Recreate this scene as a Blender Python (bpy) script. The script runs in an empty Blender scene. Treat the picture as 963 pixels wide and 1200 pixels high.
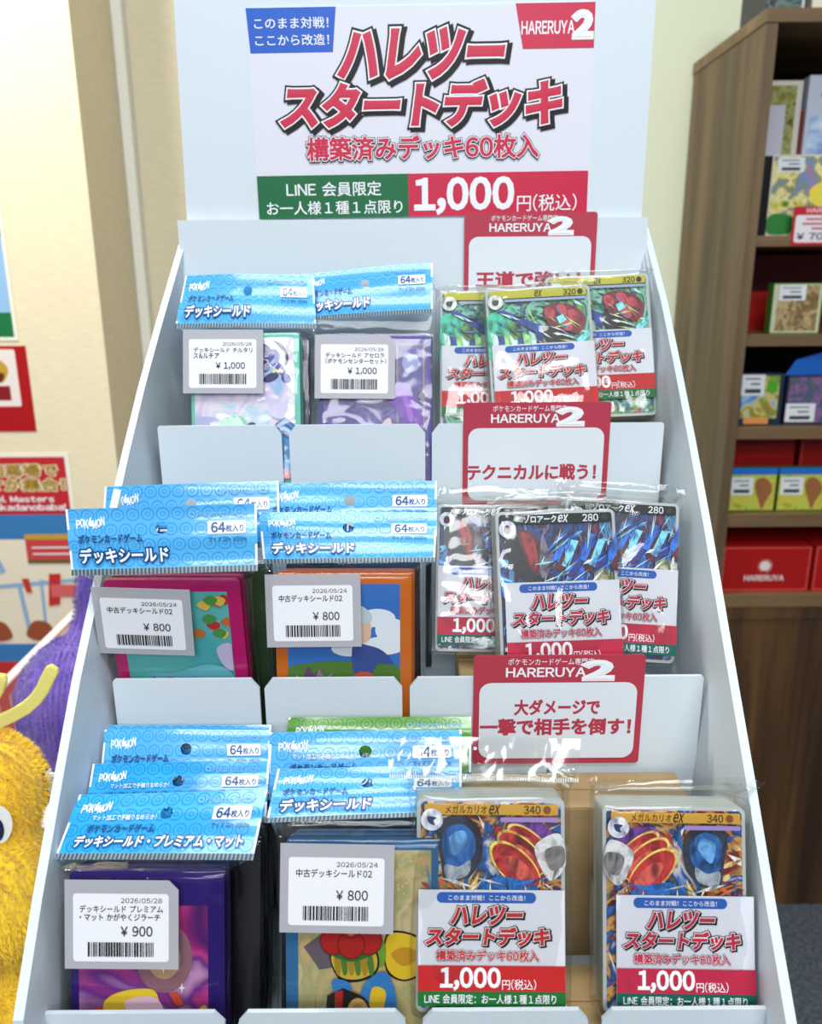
import bpy, bmesh, math, random
from mathutils import Vector, Matrix, noise
from mathutils.geometry import tessellate_polygon

S = bpy.context.scene
COL = S.collection
R = math.radians
random.seed(7)

# ------------------------------------------------------------------ camera, world, lights, exposure
cam = bpy.data.cameras.new('camera')
cam_o = bpy.data.objects.new('camera', cam)
COL.objects.link(cam_o)
cam.sensor_fit = 'HORIZONTAL'
cam.sensor_width = 36.0
cam.lens = 36.0
cam.clip_start = 0.01
cam_o.location = (0, 0, 1.2)
cam_o.matrix_world = Matrix.Translation((0, 0, 1.2)) @ Matrix.Rotation(R(90 - 15.8), 4, 'X') @ Matrix.Rotation(R(-0.4), 4, 'Z')
cam.dof.use_dof = True
cam.dof.focus_distance = 0.42
cam.dof.aperture_fstop = 15.0
S.camera = cam_o

S.view_settings.view_transform = 'Standard'
S.view_settings.look = 'None'
S.view_settings.gamma = 1.0
S.view_settings.use_curve_mapping = False
S.view_settings.exposure = 0.28
S.cycles.transparent_max_bounces = 40
S.cycles.max_bounces = 12

world = bpy.data.worlds.new('world')
S.world = world
world.use_nodes = True
bg = world.node_tree.nodes['Background']
bg.inputs[0].default_value = (0.86, 0.93, 1.0, 1)
bg.inputs[1].default_value = 0.24

def area(name, loc, target, sx, sy, power, col):
    l = bpy.data.lights.new(name, 'AREA')
    l.shape = 'RECTANGLE'; l.size = sx; l.size_y = sy; l.energy = power; l.color = col
    o = bpy.data.objects.new(name, l); COL.objects.link(o)
    o.location = loc
    o.rotation_euler = (Vector(target) - Vector(loc)).to_track_quat('-Z', 'Y').to_euler()
    return o

area('ceiling_light_near', (0.1, -0.35, 2.5), (0.05, 0.3, 0.9), 1.2, 0.5, 17, (0.93, 0.97, 1.0))
area('ceiling_light_mid', (0.2, -2.2, 2.55), (0.0, 0.4, 1.0), 1.6, 0.35, 24, (0.95, 0.98, 1.0))
area('ceiling_light_far', (-0.2, -4.2, 2.6), (0.0, 0.4, 1.0), 2.2, 0.35, 34, (0.95, 0.98, 1.0))
area('spot_over_pillar', (-0.85, 0.95, 2.35), (-0.85, 1.45, 1.62), 0.25, 0.25, 24, (1.0, 0.95, 0.80))

# ------------------------------------------------------------------ materials
def lin(c):
    c = c / 255.0
    return c / 12.92 if c <= 0.04045 else ((c + 0.055) / 1.055) ** 2.4
def rgb(c, g=1.13):
    return (lin(c[0]) ** g, lin(c[1]) ** g, lin(c[2]) ** g, 1.0)
_mats = {}
def M(c, rough=0.5, name=None, coat=0.0):
    key = (tuple(c), rough, coat)
    if key in _mats: return _mats[key]
    m = bpy.data.materials.new(name or 'ink_%d_%d_%d' % tuple(c))
    m.use_nodes = True
    b = m.node_tree.nodes['Principled BSDF']
    b.inputs['Base Color'].default_value = rgb(c)
    b.inputs['Roughness'].default_value = rough
    b.inputs['Specular IOR Level'].default_value = 0.3
    b.inputs['Coat Weight'].default_value = coat
    b.inputs['Coat Roughness'].default_value = 0.12
    _mats[key] = m
    return m

def nodes_of(name):
    m = bpy.data.materials.new(name); m.use_nodes = True
    nt = m.node_tree
    return m, nt, nt.nodes['Principled BSDF']

def art(name, cols, scale=60, distort=1.5, rough=0.35, detail=2.0, stretch=(1, 1, 1), rot=0.0, seed=0.0, interp='LINEAR'):
    m, nt, b = nodes_of(name)
    tc = nt.nodes.new('ShaderNodeTexCoord'); mp = nt.nodes.new('ShaderNodeMapping')
    mp.inputs['Scale'].default_value = stretch
    mp.inputs['Rotation'].default_value = (0, rot, 0)
    mp.inputs['Location'].default_value = (seed, seed * 2.3, seed * 1.7)
    n = nt.nodes.new('ShaderNodeTexNoise')
    n.inputs['Scale'].default_value = scale; n.inputs['Detail'].default_value = detail
    n.inputs['Distortion'].default_value = distort
    cr = nt.nodes.new('ShaderNodeValToRGB'); cr.color_ramp.interpolation = interp
    e = cr.color_ramp.elements
    k = len(cols)
    while len(e) < k: e.new(0.5)
    for i, c in enumerate(cols):
        e[i].position = 0.28 + 0.44 * i / max(1, k - 1)
        e[i].color = rgb(c)
    nt.links.new(tc.outputs['Object'], mp.inputs[0]); nt.links.new(mp.outputs[0], n.inputs['Vector'])
    nt.links.new(n.outputs['Fac'], cr.inputs[0]); nt.links.new(cr.outputs[0], b.inputs['Base Color'])
    b.inputs['Roughness'].default_value = rough
    return m

def bumped(name, c, scale, strength, dist=0.001, rough=0.6, stretch=(1, 1, 1), c2=None, cscale=None, coat=0.0):
    m, nt, b = nodes_of(name)
    tc = nt.nodes.new('ShaderNodeTexCoord'); mp = nt.nodes.new('ShaderNodeMapping')
    mp.inputs['Scale'].default_value = stretch
    n = nt.nodes.new('ShaderNodeTexNoise'); n.inputs['Scale'].default_value = scale; n.inputs['Detail'].default_value = 3
    bp = nt.nodes.new('ShaderNodeBump'); bp.inputs['Strength'].default_value = strength; bp.inputs['Distance'].default_value = dist
    nt.links.new(tc.outputs['Object'], mp.inputs[0]); nt.links.new(mp.outputs[0], n.inputs['Vector'])
    nt.links.new(n.outputs['Fac'], bp.inputs['Height']); nt.links.new(bp.outputs[0], b.inputs['Normal'])
    b.inputs['Base Color'].default_value = rgb(c); b.inputs['Roughness'].default_value = rough
    b.inputs['Coat Weight'].default_value = coat; b.inputs['Coat Roughness'].default_value = 0.08
    if c2:
        n2 = nt.nodes.new('ShaderNodeTexNoise'); n2.inputs['Scale'].default_value = cscale or scale; n2.inputs['Detail'].default_value = 4
        cr = nt.nodes.new('ShaderNodeValToRGB'); e = cr.color_ramp.elements
        e[0].position = 0.35; e[1].position = 0.65; e[0].color = rgb(c); e[1].color = rgb(c2)
        nt.links.new(mp.outputs[0], n2.inputs['Vector']); nt.links.new(n2.outputs['Fac'], cr.inputs[0])
        nt.links.new(cr.outputs[0], b.inputs['Base Color'])
    return m

def film_material(name, fac_scale=1.0, bump=0.5, scale=55, rough=0.06, stretch=(1, 1, 1), cap=0.16):
    m = bpy.data.materials.new(name); m.use_nodes = True
    nt = m.node_tree; nt.nodes.clear()
    out = nt.nodes.new('ShaderNodeOutputMaterial')
    tr = nt.nodes.new('ShaderNodeBsdfTransparent'); tr.inputs[0].default_value = (0.985, 0.99, 0.985, 1)
    gl = nt.nodes.new('ShaderNodeBsdfGlossy'); gl.inputs['Roughness'].default_value = rough
    fr = nt.nodes.new('ShaderNodeFresnel'); fr.inputs[0].default_value = 1.5
    mul = nt.nodes.new('ShaderNodeMath'); mul.operation = 'MULTIPLY'; mul.inputs[1].default_value = fac_scale; mul.use_clamp = True
    mn = nt.nodes.new('ShaderNodeMath'); mn.operation = 'MINIMUM'; mn.inputs[1].default_value = cap
    mix = nt.nodes.new('ShaderNodeMixShader')
    tc = nt.nodes.new('ShaderNodeTexCoord'); mp = nt.nodes.new('ShaderNodeMapping'); mp.inputs['Scale'].default_value = stretch
    n = nt.nodes.new('ShaderNodeTexNoise'); n.inputs['Scale'].default_value = scale; n.inputs['Detail'].default_value = 1.0; n.inputs['Distortion'].default_value = 0.8
    bp = nt.nodes.new('ShaderNodeBump'); bp.inputs['Strength'].default_value = bump; bp.inputs['Distance'].default_value = 0.004
    L = nt.links.new
    L(tc.outputs['Object'], mp.inputs[0]); L(mp.outputs[0], n.inputs['Vector']); L(n.outputs['Fac'], bp.inputs['Height'])
    L(bp.outputs[0], gl.inputs['Normal']); L(bp.outputs[0], fr.inputs['Normal'])
    L(fr.outputs[0], mul.inputs[0]); L(mul.outputs[0], mn.inputs[0]); L(mn.outputs[0], mix.inputs[0]); L(tr.outputs[0], mix.inputs[1]); L(gl.outputs[0], mix.inputs[2])
    L(mix.outputs[0], out.inputs[0])
    return m

WHITE_BOARD = bumped('white_cardboard', (216, 226, 232), 260, 0.12, 0.0006, 0.55, stretch=(1, 1, 4))
FILM = film_material('clear_film', 0.9, 0.2, 45, 0.08, cap=0.24)
FILM_TIGHT = film_material('clear_film_wrinkled', 1.2, 0.26, 34, 0.06, stretch=(1.6, 1, 0.7), cap=0.34)
KRAFT = bumped('kraft_cardboard', (186, 160, 118), 90, 0.15, 0.0005, 0.8, c2=(176, 150, 108), cscale=40)

# ------------------------------------------------------------------ mesh helpers
class MB:
    def __init__(s):
        s.v = []; s.f = []; s.m = []; s.mats = []
    def mi(s, m):
        if m not in s.mats: s.mats.append(m)
        return s.mats.index(m)
    def add(s, vs, fs, m):
        o = len(s.v); k = s.mi(m)
        s.v.extend([tuple(p) for p in vs])
        for f in fs:
            s.f.append(tuple(i + o for i in f)); s.m.append(k)
    def box(s, a, b, m):
        (x0, y0, z0), (x1, y1, z1) = a, b
        vs = [(x0, y0, z0), (x1, y0, z0), (x1, y1, z0), (x0, y1, z0), (x0, y0, z1), (x1, y0, z1), (x1, y1, z1), (x0, y1, z1)]
        s.add(vs, [(3, 2, 1, 0), (4, 5, 6, 7), (0, 1, 5, 4), (1, 2, 6, 5), (2, 3, 7, 6), (3, 0, 4, 7)], m)
    def prism(s, pts, y0, y1, m, side=None):
        # pts: (x, z) counter-clockwise seen from the front (-y); extruded from y0 (front) to y1
        n = len(pts)
        s.add([(x, y0, z) for x, z in pts], [tuple(range(n))], m)
        s.add([(x, y1, z) for x, z in pts], [tuple(reversed(range(n)))], m)
        vs = [(x, y0, z) for x, z in pts] + [(x, y1, z) for x, z in pts]
        s.add(vs, [(i, i + n, (i + 1) % n + n, (i + 1) % n) for i in range(n)], side or m)
    def build(s, name, parent=None, smooth=False, bevel=0.0, kind=None):
        me = bpy.data.meshes.new(name)
        me.from_pydata(s.v, [], s.f)
        for m in s.mats: me.materials.append(m)
        for p, k in zip(me.polygons, s.m):
            p.material_index = k; p.use_smooth = smooth
        me.update()
        o = bpy.data.objects.new(name, me); COL.objects.link(o)
        if parent: o.parent = parent
        if kind: o['kind'] = kind
        if bevel:
            bv = o.modifiers.new('bevel', 'BEVEL'); bv.width = bevel; bv.segments = 2; bv.limit_method = 'ANGLE'
        return o

def thing(name, label, cat, loc=(0, 0, 0), group=None):
    o = bpy.data.objects.new(name, None); COL.objects.link(o)
    o.empty_display_size = 0.02
    o.location = loc; o['label'] = label; o['category'] = cat
    if group: o['group'] = group
    return o
def tag(o, label, cat, group=None):
    o['label'] = label; o['category'] = cat
    if group: o['group'] = group
    return o

# ------------------------------------------------------------------ lettering and flat print
_tc = {}
def glyph(ch, bold):
    key = (ch, round(bold, 4))
    if key in _tc: return _tc[key]
    cu = bpy.data.curves.new('t', 'FONT'); cu.body = ch; cu.resolution_u = 3
    cu.bevel_depth = bold; cu.bevel_resolution = 0
    o = bpy.data.objects.new('t', cu); COL.objects.link(o)
    dg = bpy.context.evaluated_depsgraph_get(); dg.update()
    me = bpy.data.meshes.new_from_object(o.evaluated_get(dg))
    vs = [v.co.copy() for v in me.vertices]
    fs = [tuple(p.vertices) for p in me.polygons if p.normal.z > 0.05]
    bpy.data.objects.remove(o); bpy.data.curves.remove(cu); bpy.data.meshes.remove(me)
    _tc[key] = (vs, fs)
    return vs, fs
_lay = {}
def text_mesh(s, bold):
    """Latin letters and figures are set from their full-width forms, spaced tightly; the rest keep the full advance."""
    key = (s, round(bold, 4))
    if key in _lay: return _lay[key]
    V = []; Fc = []; x = 0.0; prev_wide = True
    for ch in s:
        if ch == ' ': x += 0.34; continue
        c2 = '￥' if ch == '¥' else (chr(ord(ch) + 0xFEE0) if 33 <= ord(ch) <= 126 and ch not in 'I/' else ch)
        narrow = c2 != ch
        base, _ = glyph(c2, 0.0)
        vs, fs = glyph(c2, bold)
        if narrow or ch in 'éI/':
            a = min(p.x for p in base); w = max(p.x for p in base) - a
            ox = x + 0.05 - a; adv = w + 0.10
        else:
            ox = x; adv = 1.0
        k = len(V)
        V += [Vector((p.x + ox, p.y, p.z)) for p in vs]; Fc += [tuple(i + k for i in f) for f in fs]
        x += adv
    _lay[key] = (V, Fc)
    return V, Fc

STEP = 0.00007
def smooth_loop(pts, n=6):
    out = []; k = len(pts)
    for i in range(k):
        p0, p1, p2, p3 = pts[i - 1], pts[i], pts[(i + 1) % k], pts[(i + 2) % k]
        for j in range(n):
            t = j / n
            out.append(tuple(0.5 * (2 * b + (c - a) * t + (2 * a - 5 * b + 4 * c - d) * t * t + (3 * b - a - 3 * c + d) * t ** 3)
                             for a, b, c, d in zip(p0, p1, p2, p3)))
    return out
def clip01(pts, r=(0, 0, 1, 1)):
    for ax, lim, sg in ((0, r[0], 1), (0, r[2], -1), (1, r[1], 1), (1, r[3], -1)):
        out = []
        for i in range(len(pts)):
            a, b = pts[i - 1], pts[i]
            da, db = (a[ax] - lim) * sg, (b[ax] - lim) * sg
            if (da >= 0) != (db >= 0):
                t = da / (da - db)
                out.append((a[0] + (b[0] - a[0]) * t, a[1] + (b[1] - a[1]) * t))
            if db >= 0: out.append(b)
        pts = out
        if not pts: break
    return pts

class Print:
    """Flat printing on a w x h sheet; positions in fractions, y counted from the top edge."""
    def __init__(s, w, h):
        s.w = w; s.h = h; s.items = []; s.layer = 1; s.flip = False; s.win = (0, 0, 1, 1)
    def P(s, x, y):
        X0, Y0, X1, Y1 = s.win
        return ((X0 + (X1 - X0) * x - 0.5) * s.w, (1 - (Y0 + (Y1 - Y0) * y)) * s.h)
    def up(s): s.layer += 1; return s
    def raw(s, vs, fs, m): s.items.append(([(u, v, s.layer * STEP) for u, v in vs], fs, m))
    def poly(s, pts, m, clip=None):
        if s.flip: pts = [(1 - x, y) for x, y in pts]
        pts = clip01(list(pts), clip or (0, 0, 1, 1))
        if len(pts) < 3: return
        q = [s.P(*p) for p in pts]
        tr = tessellate_polygon([[Vector((a, b, 0)) for a, b in q]])
        fs = []
        for a, b, c in tr:
            ar = (q[b][0] - q[a][0]) * (q[c][1] - q[a][1]) - (q[b][1] - q[a][1]) * (q[c][0] - q[a][0])
            if abs(ar) < 1e-14: continue
            fs.append((a, b, c) if ar > 0 else (a, c, b))
        s.raw(q, fs, m); s.up()
    def blob(s, pts, m, n=6): s.poly(smooth_loop(pts, n), m)
    def oval(s, cx, cy, rx, ry, m, rot=0, n=28):
        c, d = math.cos(R(rot)), math.sin(R(rot))
        s.poly([(cx + rx * math.cos(t) * c - ry * math.sin(t) * d, cy + rx * math.cos(t) * d + ry * math.sin(t) * c)
                for t in (2 * math.pi * i / n for i in range(n))], m)
    def ring(s, cx, cy, r, t, m, n=24):
        ax = s.w / s.h * (s.win[2] - s.win[0]) / (s.win[3] - s.win[1])
        q = []; fs = []
        for i in range(n):
            a = 2 * math.pi * i / n
            for rr in (r - t, r):
                x, y = cx + rr * math.cos(a), cy + rr * math.sin(a) * ax
                q.append(s.P(min(1, max(0, x)), min(1, max(0, y))))
        for i in range(n):
            j = (i + 1) % n
            fs.append((2 * i, 2 * j, 2 * j + 1, 2 * i + 1))
        s.raw(q, fs, m)
    def rect(s, x0, y0, x1, y1, m, r=0.0):
        """r: corner radius as a fraction of the sheet width"""
        if r <= 0:
            s.poly([(x0, y0), (x1, y0), (x1, y1), (x0, y1)], m, (-9, -9, 9, 9)); return
        ax = s.w / s.h * (s.win[2] - s.win[0]) / (s.win[3] - s.win[1]); pts = []
        for cx, cy, a0 in ((x1 - r, y1 - r * ax, 0), (x0 + r, y1 - r * ax, 90), (x0 + r, y0 + r * ax, 180), (x1 - r, y0 + r * ax, 270)):
            for k in range(6):
                a = R(a0 + 18 * k); pts.append((cx + r * math.cos(a), cy + r * ax * math.sin(a)))
        s.poly(pts, m, (-9, -9, 9, 9))
    def text(s, t, x0, y0, x1, y1, m, bold=0.0, shear=0.0, outline=(), keep=True):
        base, _ = text_mesh(t, 0.0)
        ax0 = min(p.x for p in base); ax1 = max(p.x for p in base); ay0 = min(p.y for p in base); ay1 = max(p.y for p in base)
        U0, V1 = s.P(x0, y0); U1, V0 = s.P(x1, y1)
        sk = shear * (V1 - V0)
        for mm, r in list(outline) + [(m, bold)]:
            vs, fs = text_mesh(t, r)
            o = []
            for p in vs:
                fx = (p.x - ax0) / (ax1 - ax0); fy = (p.y - ay0) / max(1e-6, (ay1 - ay0))
                h = s.layer * STEP + (p.z / r * STEP * 0.8 if r > 0 else 0)
                o.append((U0 + (U1 - U0 - sk) * fx + sk * fy, V0 + (V1 - V0) * fy, h))
            s.items.append((o, fs, mm)); s.up()
    def emit(s, mb, fn):
        for vs, fs, m in s.items:
            mb.add([fn(*p) for p in vs], fs, m)

def front(y=0.0, x=0.0, z=0.0):
    return lambda u, v, h: (u + x, y - h, v + z)

INK_RED = M((200, 40, 78), 0.45); INK_PINKRED = M((188, 70, 90), 0.5)
INK_WHITE = M((240, 242, 246), 0.5); INK_BLACK = M((28, 26, 30), 0.5)
INK_GREEN = M((28, 112, 66), 0.45); INK_BLUE = M((24, 98, 190), 0.45)
INK_TEXT = M((30, 32, 36), 0.6)
PAPER = M((226, 226, 236), 0.5)

def hareruya(p, x0, y0, x1, y1, m=INK_WHITE, two=True, under=None):
    w = x1 - x0; h = y1 - y0
    if not two:
        p.text('HARERUYA', x0, y0, x1, y1, m, 0.03); return
    p.text('HARERUYA', x0, y0 + 0.34 * h, x0 + 0.76 * w, y0 + 0.86 * h, m, 0.025)
    p.text('2', x0 + 0.76 * w, y0, x1, y1, under or INK_PINKRED, 0.0, outline=((m, 0.09),))
    p.text('2', x0 + 0.765 * w, y0 + 0.02 * h, x1 - 0.005 * w, y1 - 0.02 * h, m, 0.02)

def title(p, b1, b2, b3, red, sc=1.0):
    for t, bx_ in (('ハレツー', b1), ('スタートデッキ', b2)):
        q = (bx_[0] + 0.010, bx_[1] + 0.012, bx_[2] + 0.010, bx_[3] + 0.012)
        p.text(t, *q, INK_BLACK, 0.125, 0.16); p.layer -= 1
    for t, bx_ in (('ハレツー', b1), ('スタートデッキ', b2)):
        p.text(t, *bx_, red, 0.052, 0.16, ((INK_BLACK, 0.125), (INK_WHITE, 0.084)))
    p.text('構築済みデッキ60枚入', *b3, red, 0.030, 0.0, ((INK_BLACK, 0.09), (INK_WHITE, 0.062)))

# ------------------------------------------------------------------ the room
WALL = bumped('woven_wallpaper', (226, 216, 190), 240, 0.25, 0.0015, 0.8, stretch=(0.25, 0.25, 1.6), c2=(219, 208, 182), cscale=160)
WALL2 = bumped('cream_wallpaper', (222, 228, 206), 240, 0.15, 0.001, 0.8, stretch=(0.3, 0.3, 1.4))
CARPET = bumped('grey_carpet', (104, 112, 122), 420, 0.6, 0.004, 0.95, c2=(66, 74, 86), cscale=150)
b = MB(); b.box((-3, -5, -0.05), (3.2, 1.8, 0), CARPET); b.build('floor', kind='structure')
b = MB(); b.box((-0.1, 1.675, 0), (3.2, 1.8, 2.9), WALL2); b.build('wall_back', kind='structure')
b = MB(); b.box((-0.529, 1.675, 0), (-0.1, 1.8, 2.9), WALL); b.build('wall_back_left', kind='structure')  # same back wall; its dimmer light here is put into a tanner wallpaper colour
b = MB(); b.box((-3, 1.45, 0), (-0.529, 1.8, 2.9), WALL); b.build('wall_left', kind='structure')
b = MB(); b.box((-0.529, 1.648, 0), (-0.509, 1.675, 2.9), M((236, 236, 226), 0.4)); b.build('trim_1', bevel=0.003, kind='structure')

# ------------------------------------------------------------------ the cardboard display stand
stand = thing('display_stand', 'white stepped cardboard display stand with three tiers and a tall header', 'display stand', (0, 0.43, 0))
OFF = Vector((0, 0.43, 0))
def wall_mesh(edge, sg):
    """edge: (x_outer, y_front, z) from the top down; the wall bows out toward its sloping front edge"""
    nz = len(edge); ny = 7; T = 0.0042
    b = MB(); vs = []
    for (xe, ye, z) in edge:
        for k in range(ny):
            t = k / (ny - 1)
            y = ye + (0.592 - ye) * t
            xb = 0.1555
            x = xb + (xe - xb) * (1 - t) ** 1.25 if ye < 0.58 else xe + (xb - xe) * t
            vs.append((sg * x - OFF.x, y - OFF.y, z)); vs.append((sg * (x - T), y - OFF.y, z))
    def I(i, k, s_): return (i * ny + k) * 2 + s_
    fs = []
    for i in range(nz - 1):
        for k in range(ny - 1):
            fs.append((I(i, k, 0), I(i + 1, k, 0), I(i + 1, k + 1, 0), I(i, k + 1, 0)))
            fs.append((I(i, k, 1), I(i, k + 1, 1), I(i + 1, k + 1, 1), I(i + 1, k, 1)))
        fs.append((I(i, 0, 0), I(i, 0, 1), I(i + 1, 0, 1), I(i + 1, 0, 0)))
        fs.append((I(i, ny - 1, 0), I(i + 1, ny - 1, 0), I(i + 1, ny - 1, 1), I(i, ny - 1, 1)))
    for k in range(ny - 1):
        fs.append((I(0, k, 0), I(0, k + 1, 0), I(0, k + 1, 1), I(0, k, 1)))
        fs.append((I(nz - 1, k, 0), I(nz - 1, k, 1), I(nz - 1, k + 1, 1), I(nz - 1, k + 1, 0)))
    if sg < 0: fs = [tuple(reversed(f)) for f in fs]
    b.add(vs, fs, WHITE_BOARD)
    o = b.build('side_wall', stand)
    for p in o.data.polygons: p.use_smooth = False
    return o
L = [(0.1520, 0.589, 1.2345), (0.1545, 0.577, 1.222), (0.1594, 0.5233, 1.1707), (0.1618, 0.49, 1.139), (0.1632, 0.4563, 1.1066), (0.1642, 0.41, 1.062), (0.1645, 0.3603, 1.0148), (0.1632, 0.3255, 0.9816), (0.1615, 0.29, 0.948), (0.1594, 0.2591, 0.9181), (0.158, 0.255, 0.88), (0.157, 0.255, 0.45), (0.157, 0.255, 0.0)]
RR = [(0.1600, 0.589, 1.2345), (0.1612, 0.577, 1.222), (0.1625, 0.5373, 1.1841), (0.162, 0.50, 1.148), (0.1608, 0.4607, 1.1108), (0.159, 0.42, 1.072), (0.1564, 0.3767, 1.0305), (0.1534, 0.3232, 0.9793), (0.151, 0.288, 0.946), (0.1495, 0.257, 0.916), (0.149, 0.255, 0.88), (0.149, 0.255, 0.45), (0.149, 0.255, 0.0)]
RR = [(x + 0.0015, y, z) for x, y, z in RR]
wall_mesh(L, -1); wall_mesh(RR, 1)
b = MB(); b.box((-0.153, 0.145, 0), (0.158, 0.149, 1.2385), WHITE_BOARD); b.build('back_panel', stand)
b = MB(); b.prism([(-0.1503, 1.10), (0.1548, 1.10), (0.1552, 1.43), (-0.1448, 1.43)], 0.1505, 0.1545, WHITE_BOARD); b.build('header_panel', stand, bevel=0.0006)

def tray_panel(x0, x1, y, z0, z1, chl, chr_):
    c = 0.0042
    pts = [(x0, z0), (x1, z0)]
    pts += [(x1, z1 - c * 1.3), (x1 - c, z1)] if chr_ else [(x1, z1 - 0.001), (x1 - 0.001, z1)]
    pts += [(x0 + c, z1), (x0, z1 - c * 1.3)] if chl else [(x0 + 0.001, z1), (x0, z1 - 0.001)]
    b = MB(); b.prism(pts, y - OFF.y, y + 0.002 - OFF.y, WHITE_BOARD)
    b.build('tray_front', stand, bevel=0.0005)
ROWS = [  # panels, y, z top, z bottom
    ([(-0.156, -0.0797), (-0.074, -0.0038), (0.0034, 0.0729), (0.0787, 0.1515)], 0.2736, 0.9055, 0.835),
    ([(-0.1540, -0.0788), (-0.0762, -0.0052), (-0.0013, 0.0711), (0.0742, 0.1500)], 0.383, 1.003, 0.862),
    ([(-0.1510, -0.0772), (-0.0727, 0.0088), (0.0128, 0.0811), (0.0841, 0.1515)], 0.486, 1.1168, 0.957)]
for segs, y, z1, z0 in ROWS:
    for i, (x0, x1) in enumerate(segs):
        tray_panel(x0, x1, y, z0, z1, i > 0, i < 3)
for y0, y1, z in ((0.2736, 0.385, 0.860), (0.385, 0.488, 0.957), (0.488, 0.575, 1.074)):
    b = MB(); b.box((-0.1535, y0 - OFF.y, z - 0.003), (0.151, y1 - OFF.y, z), WHITE_BOARD); b.build('tray_floor', stand)
b = MB(); b.box((-0.1535, 0.2712 - OFF.y, 0), (0.147, 0.2734 - OFF.y, 0.842), WHITE_BOARD); b.build('front_panel', stand)

# ------------------------------------------------------------------ header sign
def sheet_thing(name, label, cat, loc, p, paper, thick=0.0005, rot=(0, 0, 0), radius=0.0, group=None, outline=None):
    b = MB()
    w, h = p.w, p.h
    if outline: pts = outline
    elif radius:
        pts = []
        for cx, cz, a0 in ((w / 2 - radius, h - radius, 0), (-w / 2 + radius, h - radius, 90), (-w / 2 + radius, radius, 180), (w / 2 - radius, radius, 270)):
            for k in range(6):
                a = R(a0 + 18 * k); pts.append((cx + radius * math.cos(a), cz + radius * math.sin(a)))
    else: pts = [(-w / 2, 0), (w / 2, 0), (w / 2, h), (-w / 2, h)]
    b.prism(pts, 0, thick, paper)
    p.emit(b, front())
    o = b.build(name)
    o.location = loc; o.rotation_euler = rot
    return tag(o, label, cat, group)

SIGN_RED = M((206, 42, 82), 0.4); SIGN_BLUE = M((22, 100, 200), 0.4); SIGN_GREEN = M((22, 116, 72), 0.4)
p = Print(0.2185, 0.1245)
p.poly([(0, 0), (0.258, 0), (0.245, 0.205), (0.006, 0.205)], SIGN_BLUE)
p.text('このまま対戦！', 0.022, 0.045, 0.235, 0.095, INK_WHITE, 0.012)
p.text('ここから改造！', 0.022, 0.122, 0.235, 0.172, INK_WHITE, 0.012)
p.poly([(0.772, 0.0), (1, 0), (1, 0.205), (0.795, 0.205)], SIGN_RED)
hareruya(p, 0.79, 0.045, 0.99, 0.155, INK_WHITE, True, SIGN_RED)
title(p, (0.262, 0.115, 0.745, 0.325), (0.088, 0.352, 0.918, 0.555), (0.158, 0.605, 0.845, 0.715), SIGN_RED)
p.rect(0.003, 0.787, 0.457, 1.0, SIGN_GREEN); p.rect(0.457, 0.787, 0.997, 1.0, SIGN_RED)
p.text('LINE 会員限定', 0.09, 0.822, 0.375, 0.892, INK_WHITE, 0.012)
p.text('お一人様１種１点限り', 0.028, 0.916, 0.438, 0.982, INK_WHITE, 0.012)
p.text('1,000', 0.478, 0.815, 0.772, 0.985, INK_WHITE, 0.04)
p.text('円(税込)', 0.785, 0.90, 0.965, 0.985, INK_WHITE, 0.006)
sheet_thing('header_sign', 'large printed sign with blue, red and green bands across the white header', 'sign', (0.0093, 0.5798, 1.2403), p, PAPER, 0.0007, (0, R(-0.55), 0), 0.004)

# ------------------------------------------------------------------ red framed sign cards
def sign_card(loc, lines, label, h, roty=0.0):
    p = Print(0.0875, h)
    s_ = 0.0625 / h
    p.text('ポケモンカードゲーム専門店', 0.20, 0.028 * s_, 0.70, 0.088 * s_, INK_WHITE, 0.004)
    hareruya(p, 0.19, 0.06 * s_, 0.80, 0.215 * s_, INK_WHITE, True, INK_PINKRED)
    p.rect(0.035, 0.243 * s_, 0.962, 0.945, M((224, 230, 236), 0.45), 0.07)
    for t, x0, y0, x1, y1 in lines:
        p.text(t, x0, y0 * s_, x1, y1 * s_, INK_PINKRED, 0.040)
    return sheet_thing('sign_card', label, 'sign', loc, p, INK_PINKRED, 0.0006, (0, R(roty), 0), 0.002, 'red framed sign cards of the tiers')
sign_card((0.0752, 0.3815, 0.9535), [('大ダメージで', 0.245, 0.40, 0.745, 0.535), ('一撃で相手を倒す！', 0.045, 0.575, 0.935, 0.72)],
          'red framed sign card with two lines of red text, lowest and nearest of the three', 0.0625)
sign_card((0.0752, 0.4845, 1.0665), [('テクニカルに戦う！', 0.03, 0.60, 0.915, 0.75)],
          'red framed sign card with one line of text, right below the green art decks', 0.0632)
sign_card((0.0803, 0.5725, 1.1770), [('王道で強い！', 0.095, 0.60, 0.885, 0.76)],
          'red framed sign card against the back panel, highest of the three, partly hidden by decks', 0.0650)

# ------------------------------------------------------------------ start decks
def rounded(w, h, r, n=5):
    pts = []
    for cx, cz, a0 in ((w / 2 - r, h - r, 0), (-w / 2 + r, h - r, 90), (-w / 2 + r, r, 180), (w / 2 - r, r, 270)):
        for k in range(n):
            a = R(a0 + 90 * k / (n - 1)); pts.append((cx + r * math.cos(a), cz + r * math.sin(a)))
    return pts

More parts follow.
